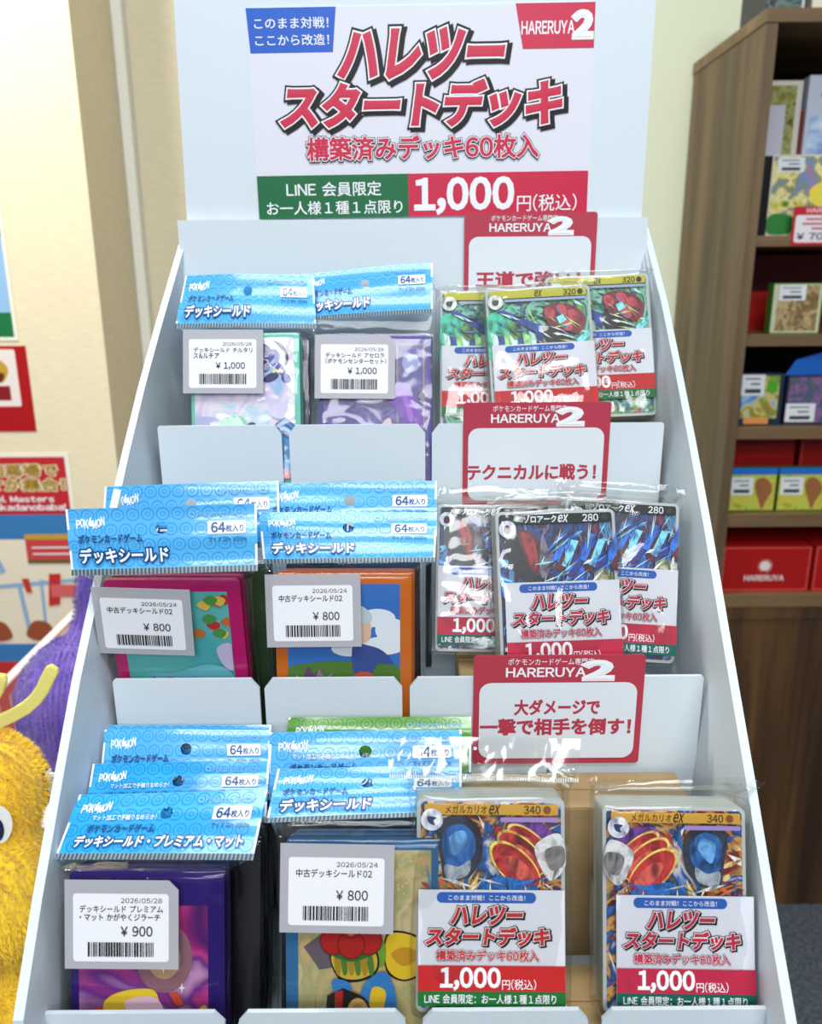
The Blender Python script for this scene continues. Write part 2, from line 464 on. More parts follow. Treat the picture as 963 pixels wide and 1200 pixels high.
def striped(name, c1, c2, scale):
    m, nt, b = nodes_of(name)
    tc = nt.nodes.new('ShaderNodeTexCoord'); w = nt.nodes.new('ShaderNodeTexWave'); w.bands_direction = 'Y'
    w.inputs['Scale'].default_value = scale; w.inputs['Distortion'].default_value = 0.6
    cr = nt.nodes.new('ShaderNodeValToRGB'); cr.color_ramp.elements[0].color = rgb(c1); cr.color_ramp.elements[1].color = rgb(c2)
    nt.links.new(tc.outputs['Object'], w.inputs['Vector']); nt.links.new(w.outputs['Fac'], cr.inputs[0]); nt.links.new(cr.outputs[0], b.inputs['Base Color'])
    b.inputs['Roughness'].default_value = 0.3
    return m
CARD_EDGE = striped('card_edges', (150, 158, 150), (222, 228, 220), 150)
FOIL = M((196, 200, 200), 0.25, 'silver_card_border')
ARTS = {
    'fire': art('card_art_fire', [(40, 30, 40), (150, 40, 34), (214, 168, 96), (60, 60, 84), (30, 110, 190), (220, 214, 200), (120, 40, 30)], 42, 2.2, seed=1.3, detail=3),
    'night': art('card_art_night', [(14, 14, 30), (36, 40, 78), (20, 90, 170), (16, 18, 40), (120, 40, 80), (70, 170, 220), (20, 22, 46)], 48, 2.6, seed=4.1, detail=3, stretch=(1.6, 1, 0.8), rot=0.6),
    'wind': art('card_art_wind', [(16, 60, 66), (40, 140, 110), (150, 210, 180), (30, 50, 120), (110, 180, 90), (190, 90, 110), (20, 30, 70)], 46, 2.4, seed=8.2, detail=3, rot=0.7),
}
_am = {}
def AC(c, rough=0.3):
    if c in _am: return _am[c]
    lo = tuple(int(v * 0.62) for v in c); hi = tuple(min(255, int(v * 1.18 + 14)) for v in c)
    _am[c] = art('foil_%d_%d_%d' % c, [lo, c, hi, c], 75, 2.0, rough, 2.0, (1.4, 1, 0.8), 0.7, sum(c) * 0.013)
    return _am[c]
def shards(p, cols, n, x0, y0, x1, y1, seed, ln=0.22, wd=0.012, ang=None):
    rnd = random.Random(seed)
    for k in range(n):
        x, y = rnd.uniform(x0, x1), rnd.uniform(y0, y1); a = (rnd.uniform(0, 6.28) if ang is None else R(ang) + rnd.gauss(0, 0.35)); l = ln * rnd.uniform(0.3, 1); w = wd * rnd.uniform(0.4, 1.6)
        dx, dy = math.cos(a), math.sin(a) * 0.7
        p.poly([(x - dx * l / 2, y - dy * l / 2), (x + dy * w, y - dx * w), (x + dx * l / 2, y + dy * l / 2), (x - dy * w, y + dx * w)], AC(cols[k % len(cols)]), (0.03, 0.02, 0.97, 0.98)); p.layer -= 1
    p.up()
C_GOLD = M((216, 170, 70), 0.35)
def deck_art(p, kind, flip=False):
    p.flip = flip
    p.rect(0.025, 0.018, 0.975, 0.982, ARTS[kind], 0.03)
    if kind == 'fire':
        shards(p, [(150, 40, 40), (40, 110, 180), (210, 180, 120), (60, 40, 50), (220, 210, 200), (190, 90, 40)], 70, 0.05, 0.08, 0.95, 0.95, 11, 0.3)
        rd, rd2, gd = AC((168, 48, 46)), AC((128, 30, 34)), AC((226, 190, 96))
        bl, bl2, gr = AC((40, 92, 150)), AC((22, 52, 92)), AC((190, 190, 190))
        for k in range(9):
            a = 0.35 * k; p.poly([(0.30 + 0.05 * k, 0.42 + 0.01 * (k % 3)), (0.36 + 0.06 * k, 0.33 + 0.02 * (k % 2)), (0.34 + 0.06 * k, 0.44)], [bl, gd, AC((34, 120, 190))][k % 3])
        for k in range(6):
            p.poly([(0.18 + 0.07 * k, 0.10 + 0.03 * (k % 2)), (0.23 + 0.07 * k, 0.13), (0.20 + 0.06 * k, 0.30 - 0.02 * k)], [rd2, bl, rd][k % 3])
        p.blob([(0.14, 0.12), (0.30, 0.08), (0.42, 0.14), (0.44, 0.26), (0.36, 0.36), (0.20, 0.39), (0.16, 0.28)], AC((44, 48, 62)))
        p.blob([(0.18, 0.16), (0.30, 0.12), (0.39, 0.18), (0.38, 0.27), (0.28, 0.33), (0.19, 0.30)], bl)
        p.blob([(0.22, 0.18), (0.31, 0.15), (0.34, 0.20), (0.25, 0.27)], AC((96, 150, 196)))
        p.blob([(0.19, 0.31), (0.28, 0.32), (0.36, 0.29), (0.34, 0.36), (0.21, 0.38)], AC((150, 158, 166)))
        p.blob([(0.64, 0.10), (0.86, 0.12), (0.97, 0.26), (0.80, 0.30), (0.60, 0.20)], AC((110, 60, 140)))
        for cx, cy, rx, ry in ((0.76, 0.21, 0.17, 0.062), (0.70, 0.25, 0.18, 0.075), (0.66, 0.31, 0.19, 0.085)):
            p.oval(cx, cy, rx, ry, gd, 28); p.oval(cx + 0.005, cy + 0.004, rx * 0.93, ry * 0.9, rd, 28)
            p.oval(cx + 0.03, cy + 0.02, rx * 0.6, ry * 0.5, AC((188, 84, 74)), 28)
        p.blob([(0.80, 0.21), (0.96, 0.16), (1.0, 0.30), (0.90, 0.38), (0.82, 0.30)], gr)
        p.blob([(0.86, 0.24), (0.98, 0.22), (0.99, 0.30), (0.90, 0.33)], AC((120, 116, 116)))
        p.blob([(0.46, 0.40), (0.55, 0.36), (0.80, 0.40), (0.74, 0.46), (0.40, 0.47)], AC((30, 96, 160)))
        shards(p, [(40, 110, 180), (226, 206, 150), (150, 40, 40), (200, 196, 196)], 26, 0.06, 0.36, 0.94, 0.48, 21, 0.24, 0.008)
        p.flip = False
        p.rect(0.05, 0.022, 0.95, 0.072, C_GOLD, 0.01)
        p.text('メガルカリオ', 0.19, 0.028, 0.47, 0.066, M((110, 70, 10), 0.4), 0.02)
        p.text('ex', 0.48, 0.026, 0.56, 0.068, M((90, 60, 10), 0.4), 0.03, 0.2)
        p.text('340', 0.72, 0.028, 0.83, 0.066, M((90, 70, 20), 0.4), 0.02)
        p.oval(0.875, 0.047, 0.026, 0.019, M((150, 90, 50), 0.4))
        p.rect(0.56, 0.082, 0.95, 0.104, M((176, 150, 206), 0.35), 0.01)
        p.oval(0.10, 0.095, 0.075, 0.052, AC((206, 206, 222))); p.blob([(0.07, 0.08), (0.13, 0.085), (0.11, 0.10), (0.12, 0.12), (0.08, 0.11)], M((60, 70, 110), 0.4))
    elif kind == 'night':
        shards(p, [(30, 60, 140), (110, 190, 226), (20, 20, 40), (120, 50, 90), (60, 40, 110), (40, 130, 200)], 90, 0.05, 0.1, 0.95, 0.95, 12, 0.26, 0.010, -45)
        rd, rd2 = AC((146, 44, 48)), AC((92, 24, 34))
        ic, ic2, dk = AC((120, 196, 230)), AC((36, 110, 200)), AC((18, 18, 30))
        p.blob([(0.06, 0.16), (0.18, 0.14), (0.36, 0.30), (0.42, 0.42), (0.28, 0.44), (0.12, 0.34)], dk)
        p.blob([(0.18, 0.12), (0.32, 0.14), (0.40, 0.26), (0.34, 0.38), (0.26, 0.32)], rd2)
        p.blob([(0.21, 0.13), (0.30, 0.16), (0.34, 0.27), (0.31, 0.35), (0.26, 0.28)], rd)
        p.blob([(0.38, 0.14), (0.43, 0.24), (0.44, 0.34), (0.38, 0.40), (0.35, 0.34)], AC((110, 104, 116)))
        for k in range(7):
            x = 0.46 + 0.075 * k; y = 0.14 + 0.035 * (k % 3)
            p.poly([(x, y + 0.15), (x + 0.09, y), (x + 0.15, y + 0.01), (x + 0.05, y + 0.17)], [ic2, ic, AC((30, 50, 130))][k % 3])
            p.poly([(x + 0.02, y + 0.2), (x + 0.12, y + 0.09), (x + 0.10, y + 0.24)], [rd2, AC((60, 40, 110)), ic2][k % 3])
        for k in range(5):
            p.poly([(0.02, 0.36 + 0.02 * k), (0.10 + 0.02 * k, 0.40 + 0.01 * k), (0.04, 0.43 + 0.02 * k)], [ic2, ic][k % 2])
        p.blob([(0.80, 0.38), (0.90, 0.35), (0.96, 0.40), (0.92, 0.46), (0.82, 0.45)], AC((120, 130, 90)))
        p.blob([(0.84, 0.40), (0.90, 0.39), (0.91, 0.43), (0.86, 0.44)], AC((176, 168, 140)))
        shards(p, [(150, 210, 236), (50, 120, 206), (20, 24, 44), (206, 230, 240)], 40, 0.36, 0.14, 0.94, 0.46, 22, 0.26, 0.007, -52)
        p.rect(0.04, 0.02, 0.96, 0.078, M((28, 44, 44), 0.35), 0.01)
        p.text('Nの', 0.17, 0.034, 0.225, 0.066, INK_WHITE, 0.02)
        p.text('ゾロアーク', 0.23, 0.028, 0.50, 0.07, INK_WHITE, 0.03)
        p.text('ex', 0.51, 0.028, 0.60, 0.07, AC((214, 220, 230)), 0.03, 0.2)
        p.text('280', 0.72, 0.028, 0.85, 0.07, INK_WHITE, 0.02)
        p.oval(0.90, 0.048, 0.026, 0.019, AC((16, 26, 30)))
        p.oval(0.09, 0.105, 0.072, 0.05, AC((176, 180, 190))); p.blob([(0.06, 0.10), (0.09, 0.08), (0.12, 0.10), (0.11, 0.13), (0.07, 0.13)], M((90, 30, 70), 0.4))
    else:
        shards(p, [(60, 170, 140), (170, 220, 190), (30, 60, 130), (120, 190, 110), (220, 230, 220), (30, 40, 60)], 90, 0.05, 0.1, 0.95, 0.95, 13, 0.26, 0.010, 35)
        tl, gn, bl = AC((60, 170, 140)), AC((150, 206, 130)), AC((36, 60, 140))
        rd, dk = AC((168, 66, 78)), AC((30, 24, 30))
        p.blob([(0.0, 0.20), (0.20, 0.18), (0.40, 0.36), (0.34, 0.47), (0.0, 0.48)], tl)
        for k in range(8):
            x = 0.03 + 0.06 * k
            p.poly([(x, 0.30 + 0.02 * (k % 2)), (x + 0.09, 0.34), (x + 0.03, 0.46)], [AC((190, 230, 210)), bl, gn][k % 3])
        p.poly([(0.10, 0.16), (0.16, 0.15), (0.92, 0.42), (0.94, 0.48), (0.80, 0.47)], bl)
        p.blob([(0.22, 0.24), (0.30, 0.25), (0.33, 0.32), (0.27, 0.36), (0.22, 0.32)], AC((90, 130, 70)))
        p.blob([(0.52, 0.30), (0.62, 0.27), (0.86, 0.42), (0.80, 0.47), (0.62, 0.44)], dk)
        p.blob([(0.54, 0.16), (0.66, 0.12), (0.84, 0.15), (0.94, 0.24), (0.86, 0.34), (0.70, 0.30), (0.58, 0.26)], AC((110, 36, 48)))
        for cx, cy in ((0.60, 0.19), (0.72, 0.17), (0.82, 0.21), (0.76, 0.28)):
            p.oval(cx, cy, 0.055, 0.038, rd, 20)
        p.poly([(0.66, 0.22), (0.72, 0.20), (0.76, 0.24), (0.69, 0.27)], AC((130, 206, 220)))
        p.poly([(0.84, 0.38), (0.98, 0.30), (0.97, 0.36), (0.86, 0.42)], AC((120, 200, 200)))
        shards(p, [(206, 236, 220), (60, 120, 160), (30, 40, 50), (190, 220, 120)], 36, 0.05, 0.18, 0.94, 0.47, 23, 0.22, 0.007, 35)
        p.rect(0.04, 0.02, 0.96, 0.075, M((196, 190, 74), 0.35), 0.01)
        p.rect(0.18, 0.082, 0.95, 0.10, M((170, 180, 210), 0.35), 0.01)
        p.text('ex', 0.46, 0.026, 0.54, 0.07, M((90, 90, 30), 0.4), 0.03, 0.2)
        p.text('320', 0.74, 0.03, 0.86, 0.068, M((60, 60, 20), 0.4), 0.02)
        p.oval(0.90, 0.05, 0.026, 0.019, M((70, 60, 60), 0.4))
        p.oval(0.09, 0.10, 0.072, 0.05, AC((210, 214, 210))); p.blob([(0.06, 0.09), (0.12, 0.085), (0.11, 0.12), (0.07, 0.12)], M((80, 96, 84), 0.4))

SLIP_RED = {0: M((198, 44, 44), 0.45), 1: M((190, 46, 78), 0.45)}
SLIP_GREEN = {0: M((34, 120, 58), 0.45), 1: M((24, 104, 92), 0.45)}
def slip_print(w, h, tone):
    p = Print(w, h)
    rd = SLIP_RED[tone]
    p.rect(0.125, 0.02, 0.805, 0.115, M((46, 104, 186), 0.45), 0.035)
    p.text('このまま対戦！ここから改造！', 0.205, 0.044, 0.73, 0.092, INK_WHITE, 0.012)
    title(p, (0.225, 0.145, 0.715, 0.295), (0.055, 0.325, 0.90, 0.475), (0.125, 0.52, 0.82, 0.61), rd)
    p.rect(0, 0.652, 1, 0.873, rd); p.rect(0, 0.873, 1, 1, SLIP_GREEN[tone])
    p.text('1,000', 0.155, 0.672, 0.555, 0.855, INK_WHITE, 0.04)
    p.text('円(税込)', 0.57, 0.765, 0.80, 0.855, INK_WHITE, 0.008)
    p.text('LINE 会員限定：お一人様１種１点限り', 0.045, 0.895, 0.935, 0.975, INK_WHITE, 0.012)
    return p

def ring_film(rings, n, name, parent, mat_, amp, freq, seed, caps=(True, False), crumple=0.0):
    """rings: (cx, cy, cz, half width, half depth) from the bottom up"""
    vs = []
    for (cx, cy, cz, hw, hd) in rings:
        for i in range(n):
            a = 2 * math.pi * i / n
            c, s_ = math.cos(a), math.sin(a)
            e = 0.28
            x = cx + hw * math.copysign(abs(c) ** e, c)
            y = cy + hd * math.copysign(abs(s_) ** e, s_)
            q = Vector((x, y, cz))
            nn = noise.noise(Vector((x * freq + seed, cz * freq * 0.6, y * 40 + seed * 2)))
            n2 = noise.noise(Vector((x * freq * 2.6, cz * freq * 1.9 + seed, 3.1)))
            k = min(1.0, hd / 0.004)
            vs.append((x + amp * 0.6 * nn, y + amp * (0.25 * nn + 0.4 * n2) * (0.4 + 0.6 * k), cz + amp * 0.8 * n2 * (0.3 if hd > 0.004 else 1)))
            if crumple and cz > crumple:
                c_ = min(1.0, (cz - crumple) / 0.004)
                q = vs[-1]; vs[-1] = (q[0], q[1] + 0.0022 * c_ * noise.noise(Vector((x * 190 + seed, cz * 150, y * 60))), q[2] + 0.0016 * c_ * noise.noise(Vector((x * 110, seed, cz * 40))))
    fs = []
    for r_ in range(len(rings) - 1):
        for i in range(n):
            j = (i + 1) % n
            fs.append((r_ * n + i, r_ * n + j, (r_ + 1) * n + j, (r_ + 1) * n + i))
    if caps[0]: fs.append(tuple(reversed(range(n))))
    b = MB(); b.add(vs, fs, mat_)
    return b.build(name, parent, smooth=True)

_slip_mesh = {}
def card_deck(kind, loc, lean, roll, w, label, group, tone, slip_dx=0.0, slip_w=0.97, thick=0.018, yaw=0.0, seed=1.0, flare=0.0):
    H = w * 88.0 / 63.0
    t = thing('card_deck', label, 'card deck', loc, group)
    t.rotation_mode = 'YXZ'; t.rotation_euler = (R(-lean), R(-roll), R(yaw))
    b = MB()
    pts = rounded(w, H, w * 0.045)
    b.prism(pts, 0, thick, FOIL, CARD_EDGE)
    p = Print(w, H); deck_art(p, kind, flare > 0); p.emit(b, front())
    hh = max(it[0][0][2] for it in p.items) + STEP
    b.build('card_stack', t)
    sw = w * slip_w; sh = H * (0.485 if kind == 'wind' else 0.53)
    p = slip_print(sw, sh, tone)
    b = MB()
    b.prism([(-sw / 2, 0), (sw / 2, 0), (sw / 2, sh), (-sw / 2, sh)], -0.00012, 0, M((222, 223, 230), 0.45))
    p.emit(b, lambda u, v, h: (u, -0.00012 - h, v))
    o = b.build('paper_slip', t)
    o.location = (slip_dx, -hh - 0.0001, H * (0.118 if kind == 'wind' else 0.05))
    rings = []
    hw, hd, cy = w / 2 + 0.0026, thick / 2 + 0.0036, thick / 2 - 0.0004
    for k in range(26):
        z = -0.0012 + (H + 0.0024) * k / 25
        rings.append((0, cy, z, hw, hd))
    ts = 0.45 if kind == 'wind' else 1.0
    rings.append((0.0003, cy - 0.001, H + 0.003 * max(ts, 0.7), hw + 0.0005, hd * 0.5))
    rings.append((0.0006 + flare * 0.4, cy - 0.002, H + 0.0055 * ts, hw + 0.002 + flare * 0.4, hd * 0.12))
    rings.append((0.0008 + flare * 0.8, cy - 0.0022, H + 0.0078 * ts, hw + 0.003 + flare * 0.8, 0.0003))
    rings.append((0.0008 + flare, cy - 0.0020, H + 0.0105 * ts, hw + 0.0035 + flare, 0.0003))
    ring_film(rings, 72, 'clear_bag', t, FILM_TIGHT, 0.0022, 38, seed, crumple=H - 0.004)
    return t

GT, GM_, GB = 'start decks on the top tier', 'start decks on the middle tier', 'start decks on the bottom tier'
card_deck('fire', (0.0327, 0.2805, 0.8975), 20, -0.8, 0.0643, 'bagged card deck with red and blue art, left of the two on the bottom tier', GB, 0, 0.0, 0.975, seed=1.0)
card_deck('fire', (0.1124, 0.2815, 0.8949), 20, -1.2, 0.0624, 'bagged card deck with red and blue art at the bottom right beside the side wall', GB, 1, 0.0035, 0.95, seed=5.3, flare=0.0025)
card_deck('night', (0.0792, 0.3925, 0.9960), 20, 0.4, 0.0644, 'dark blue card deck standing in front of two others on the middle tier', GM_, 1, 0.0015, 0.95, 0.0165, 3.0, seed=9.7)
card_deck('night', (0.0426, 0.4224, 0.9985), 20, -1.4, 0.0592, 'dark blue card deck behind and left of the front deck, middle tier', GM_, 1, 0, 0.97, 0.0165, seed=43.7)
card_deck('night', (0.1123, 0.4121, 0.9979), 20, -3.7, 0.0631, 'dark blue card deck behind and right of the front deck on the middle tier', GM_, 1, 0.001, 0.96, 0.0165, seed=15.9)
card_deck('wind', (0.0826, 0.4927, 1.1106), 20, 2.7, 0.0643, 'green art card deck tilted in front of two others on the top tier', GT, 0, 0.001, 0.97, 0.0165, seed=51.2)
card_deck('wind', (0.0518, 0.5131, 1.1062), 20, -0.4, 0.0660, 'green art card deck mostly hidden at left behind the tilted top tier deck', GT, 0, 0, 0.97, 0.0145, seed=25.2)
card_deck('wind', (0.1234, 0.5164, 1.1154), 20, 2.2, 0.0660, 'green art card deck at top right against the side wall, behind the tilted deck', GT, 0, 0, 0.97, 0.0145, seed=30.8)

# kraft risers under and behind the decks
def kraft_box(x0, x1, y0, y1, z0, z1, label):
    b = MB()
    cx, cy = (x0 + x1) / 2, (y0 + y1) / 2
    b.box((x0 - cx, y0 - cy, 0), (x1 - cx, y1 - cy, z1 - z0), KRAFT)
    # the two closing flaps of the lid with the gap between them, and a strip of tape
    g = (y1 - y0) * 0.02
    b.box((x0 - cx + 0.0005, y0 - cy + 0.0003, z1 - z0), (x1 - cx - 0.0005, -g, z1 - z0 + 0.0007), KRAFT)
    b.box((x0 - cx + 0.0005, g, z1 - z0), (x1 - cx - 0.0005, y1 - cy - 0.0003, z1 - z0 + 0.0007), KRAFT)
    o = b.build('cardboard_box', bevel=0.0008); o.location = (cx, cy, z0)
    return tag(o, label, 'box')
kraft_box(0.010, 0.1385, 0.3495, 0.3795, 0.860, 0.9485, 'brown cardboard box standing behind the two decks on the bottom tier')
kraft_box(0.004, 0.140, 0.2775, 0.3200, 0.860, 0.8825, 'flat brown cardboard riser under the two decks on the bottom tier')
kraft_box(0.026, 0.100, 0.409, 0.452, 0.957, 0.989, 'brown cardboard riser under the dark blue decks on the middle tier')
kraft_box(0.020, 0.145, 0.4905, 0.546, 1.074, 1.101, 'brown cardboard riser under the green art decks on the top tier')

# ------------------------------------------------------------------ sleeve packs
def bilerp(c, fu, fv):
    a = c[0].lerp(c[1], fu); d = c[3].lerp(c[2], fu)
    return a.lerp(d, fv)

HB = {'blue': ((98, 190, 241), (64, 160, 228)), 'cyan': ((56, 180, 236), (28, 150, 220)), 'green': ((98, 164, 54), (78, 144, 42))}
_hm = {}
def header_mats(tone):
    if tone not in _hm:
        a, c = HB[tone]
        _hm[tone] = (bumped('header_' + tone, a, 46, 0.55, 0.0016, 0.24, stretch=(0.12, 1, 1.6), coat=0.6), M(c, 0.28, coat=0.4))
    return _hm[tone]

def header_print(tone, premium, small=False):
    p = Print(0.088, 0.030)
    base, ringm = header_mats(tone)
    rnd = random.Random(3)
    for r_ in range(4):
        for k in range(13):
            cx = 0.03 + 0.08 * k + (0.04 if r_ % 2 else 0); cy = 0.12 + 0.25 * r_
            if cx > 0.97: continue
            p.ring(cx, cy, 0.036, 0.006, ringm, 18); p.ring(cx, cy, 0.014, 0.004, ringm, 12)
    p.up()
    wh = M((244, 248, 250), 0.3, coat=0.4); nv = M((16, 84, 150), 0.3, coat=0.4); pale = M((150, 206, 236), 0.3, coat=0.4)
    p.rect(0, 0, 0.012, 1, wh); p.rect(0.988, 0, 1, 1, wh)
    # logo word, its letters bouncing
    for i, (ch, dy) in enumerate(zip('POKéMON', (0.02, 0, 0.02, -0.01, 0.03, 0.01, -0.02))):
        x = 0.05 + 0.022 * i
        p.text(ch, x, 0.17 + dy, x + 0.0185, 0.30 + dy, wh, 0.05)
    p.text('Pokémon Center', 0.69, 0.09, 0.955, 0.20, pale, 0.008)
    p.ring(0.665, 0.145, 0.016, 0.005, pale, 14)
    p.rect(0.745, 0.26, 0.945, 0.47, wh, 0.008)
    p.text('64', 0.765, 0.285, 0.835, 0.445, nv, 0.035); p.text('枚入り', 0.84, 0.325, 0.932, 0.44, nv, 0.02)
    p.text('サイズ 66×92mm', 0.75, 0.52, 0.945, 0.60, nv, 0.004)
    if premium:
        p.text('マット加工で手触りなめらか！', 0.125, 0.37, 0.455, 0.46, wh, 0.02)
        p.text('ポケモンカードゲーム', 0.115, 0.53, 0.46, 0.66, nv, 0.035)
        p.text('デッキシールド・プレミアム・マット', 0.075, 0.71, 0.93, 0.90, wh, 0.035, 0.0, ((nv, 0.13),))
    else:
        p.text('ポケモンカードゲーム', 0.06, 0.43, 0.40, 0.57, nv, 0.035)
        p.text('デッキシールド', 0.06, 0.66, 0.53, 0.90, wh, 0.035, 0.0, ((nv, 0.13),))
    return p, base

FROST = M((200, 200, 206), 0.4, 'frosted_sticker').copy(); FROST.name = 'frosted_sticker_film'
_nt = FROST.node_tree; _b = _nt.nodes['Principled BSDF']; _b.inputs['Alpha'].default_value = 0.72
def price_label(t, x, ztop, y, rot, lines, price, date, cut=False):
    W, Hh = 0.0485, 0.0385
    p = Print(W, Hh)
    wl = M((240, 240, 244), 0.55)
    p.rect(0.075, 0.15, 0.915, 0.915, wl, 0.03)
    p.win = (0.075, 0.15, 0.915, 0.915)
    p.text(date, 0.50, 0.065, 0.93, 0.135, INK_TEXT, 0.004)
    if len(lines) == 1:
        p.text(lines[0], 0.08, 0.17, 0.87, 0.29, INK_TEXT, 0.012)
    else:
        p.text(lines[0], 0.07, 0.17, 0.94, 0.275, INK_TEXT, 0.012); p.text(lines[1], 0.07, 0.29, 0.07 + lines[2], 0.395, INK_TEXT, 0.012)
    p.text('¥ ' + price, 0.40 if len(price) > 3 else 0.50, 0.475, 0.83, 0.62, INK_TEXT, 0.012)
    rnd = random.Random(price + lines[0]); xx = 0.155
    while xx < 0.84:
        bw = rnd.choice((0.008, 0.008, 0.014, 0.02)); p.rect(xx, 0.71, min(0.85, xx + bw), 0.92, INK_TEXT); p.layer -= 1
        xx += bw + rnd.choice((0.007, 0.009, 0.014))
    b = MB()
    c = 0.004 if cut else 0.0004
    b.prism([(-W / 2, 0), (W / 2, 0), (W / 2, Hh - c), (W / 2 - c, Hh), (-W / 2, Hh)], -0.0002, 0, FROST)
    p.emit(b, lambda u, v, h: (u, -0.0002 - h, v))
    o = b.build('price_label', t)
    o.location = (x, y, ztop - Hh); o.rotation_euler = (0, R(rot), 0)
    return o

def sleeve_pack(d, label, group, stack_cols, tone='blue', premium=False, artfn=None, lab=None, thick=0.0115, seed=1.0, film=True):
    t = thing('sleeve_pack', label, 'card sleeve pack', d['loc'], group)
    t.rotation_mode = 'YXZ'; t.rotation_euler = (R(-d['lean']), R(-d['roll']), 0)
    w = d['w']; H = d.get('H', 0.092)
    rim, edge = stack_cols
    b = MB()
    # the sleeves: a block of thin sleeves, slightly fanned, each with rounded corners
    nl = 5
    for k in range(nl):
        dx = d.get('sdx', 0) + 0.0006 * math.sin(k * 2.1 + seed); y0 = thick * k / nl
        pts = [(x + dx + (0.0004 * k), z) for x, z in rounded(w - 0.0004 * k, H - 0.0005 * (k % 2), 0.002, 3)]
        b.prism(pts, y0, y0 + thick / nl * 0.86, rim if k == 0 else edge, edge)
    hh = STEP
    if artfn:
        p = Print(w, H); artfn(p); p.emit(b, front()); hh = p.layer * STEP
    b.build('sleeve_stack', t)
    if lab: price_label(t, lab['x'], H + lab['dz'], -0.0054, lab.get('rot', 0), lab['lines'], lab['price'], lab['date'], lab.get('cut', False))
    # header card
    c = [Vector(q) for q in d['hdr']]
    n = (c[1] - c[0]).cross(c[3] - c[0]).normalized()
    wv = (c[1] - c[0]).length
    cur = d.get('curl', 0.0012); ph = seed * 1.7
    def bend(fu, fv):
        s_ = 2 * fu - 1
        return -cur * s_ * s_ + 0.0007 * math.sin(6.0 * fu + ph) * (fv if fv > 0 else 0) + 0.0005 * math.sin(9 * fv + ph)
    def fn(u, v, h):
        fu, fv = u / 0.088 + 0.5, v / 0.030
        q = bilerp(c, fu, fv) + n * (h + bend(fu, fv))
        return (q.x, q.y, q.z)
    p, base = header_print(tone, premium)
    b = MB()
    NU, NV = 44, 15; hu, hv, hr = 0.5, 0.655, 0.0031
    def grid(off, flip):
        vs = []; fs = []
        for j in range(NV + 1):
            for i in range(NU + 1):
                u, v = (i / NU - 0.5) * 0.088, j / NV * 0.030
                du, dv = u - (hu - 0.5) * 0.088, v - hv * 0.030
                r_ = math.hypot(du, dv)
                if 0.6 * hr < r_ < 1.45 * hr: u, v = u + du / r_ * (hr - r_), v + dv / r_ * (hr - r_)
                vs.append(fn(u, v, off))
        for j in range(NV):
            for i in range(NU):
                u, v = ((i + .5) / NU - 0.5) * 0.088, (j + .5) / NV * 0.030
                if math.hypot(u - (hu - 0.5) * 0.088, v - hv * 0.030) < hr * 0.93: continue
                q = (j * (NU + 1) + i, j * (NU + 1) + i + 1, (j + 1) * (NU + 1) + i + 1, (j + 1) * (NU + 1) + i)
                fs.append(tuple(reversed(q)) if flip else q)
        return vs, fs
    b.add(*grid(0, False), base); b.add(*grid(-0.0004, True), base)
    # keep print off the hang hole
    q_items = []
    for vs, fs, m in p.items:
        keep = [f for f in fs if min(math.hypot(vs[i][0], vs[i][1] - hv * 0.030) for i in f) > hr * 1.02]
        q_items.append((vs, keep, m))
    for vs, fs, m in q_items: b.add([fn(*q) for q in vs], fs, m)
    # crimped seam under the header
    s1, s2 = M((150, 166, 174), 0.3), M((84, 100, 110), 0.3)
    sv = []; sf1 = []; sf2 = []
    NS = 96
    for i in range(NS + 1):
        u = (i / NS - 0.5) * 0.088
        sv += [fn(u, -0.0030, 0), fn(u, 0, 0)]
    for i in range(NS):
        (sf1 if i % 2 else sf2).append((2 * i, 2 * i + 2, 2 * i + 3, 2 * i + 1))
    b.add(sv, sf1, s1); b.add(sv, sf2, s2)
    o = b.build('header_card', t)
    for pl in o.data.polygons: pl.use_smooth = True
    # clear bag: around the stack, then a neck that spreads to the header
    if film:
        rings = []
        hw, hd, cy = w / 2 + 0.0040, thick / 2 + 0.003, thick / 2 - 0.0006
        sx = d.get('sdx', 0)
        for k in range(22): rings.append((sx, cy, -0.001 + (H + 0.002) * k / 21, hw, hd))
        m_ = (fnv := Vector(fn(0, -0.0015, 0)))
        hwT = wv / 2
        for k in range(1, 6):
            f_ = k / 5.0; g = f_ ** 0.8
            z = (H + 0.001) + (m_.z - H - 0.001) * f_
            rings.append((sx + (m_.x - sx) * f_, cy + (m_.y - cy) * f_, z, hw + (hwT - hw) * g ** 1.6, hd * (1 - f_) ** 0.8 + 0.0004))
        ring_film(rings, 64, 'clear_bag', t, FILM, 0.0018, 34, seed)
    return t

def frame_art(base, m=0.05, top=0.05):
    return (m, top, 1 - m, 1 - top)

A_PASTEL = art('sleeve_art_pastel', [(150, 190, 222), (206, 196, 228), (234, 218, 232), (176, 214, 226), (226, 206, 226)], 36, 1.6, seed=2.2)
A_VIOLET = art('sleeve_art_violet', [(44, 26, 110), (70, 46, 150), (56, 34, 128), (96, 80, 168), (50, 30, 120)], 40, 2.2, seed=3.4)
A_TEAL = art('sleeve_art_teal', [(96, 186, 186), (112, 200, 196), (90, 178, 186)], 20, 0.6, seed=6.1)
A_MEADOW = art('sleeve_art_meadow', [(60, 110, 40), (116, 160, 50), (150, 180, 60), (70, 120, 50), (90, 110, 110)], 80, 1.0, seed=5.0, stretch=(0.6, 1, 1.6))
A_GLOW = art('sleeve_art_glow', [(60, 30, 110), (150, 40, 120), (196, 70, 140), (110, 50, 140), (200, 150, 190), (120, 40, 120)], 22, 1.0, seed=7.7)
A_TAN = art('sleeve_art_tan', [(190, 150, 110), (208, 176, 128), (170, 168, 120), (206, 190, 150), (150, 150, 110)], 34, 1.4, seed=9.9)

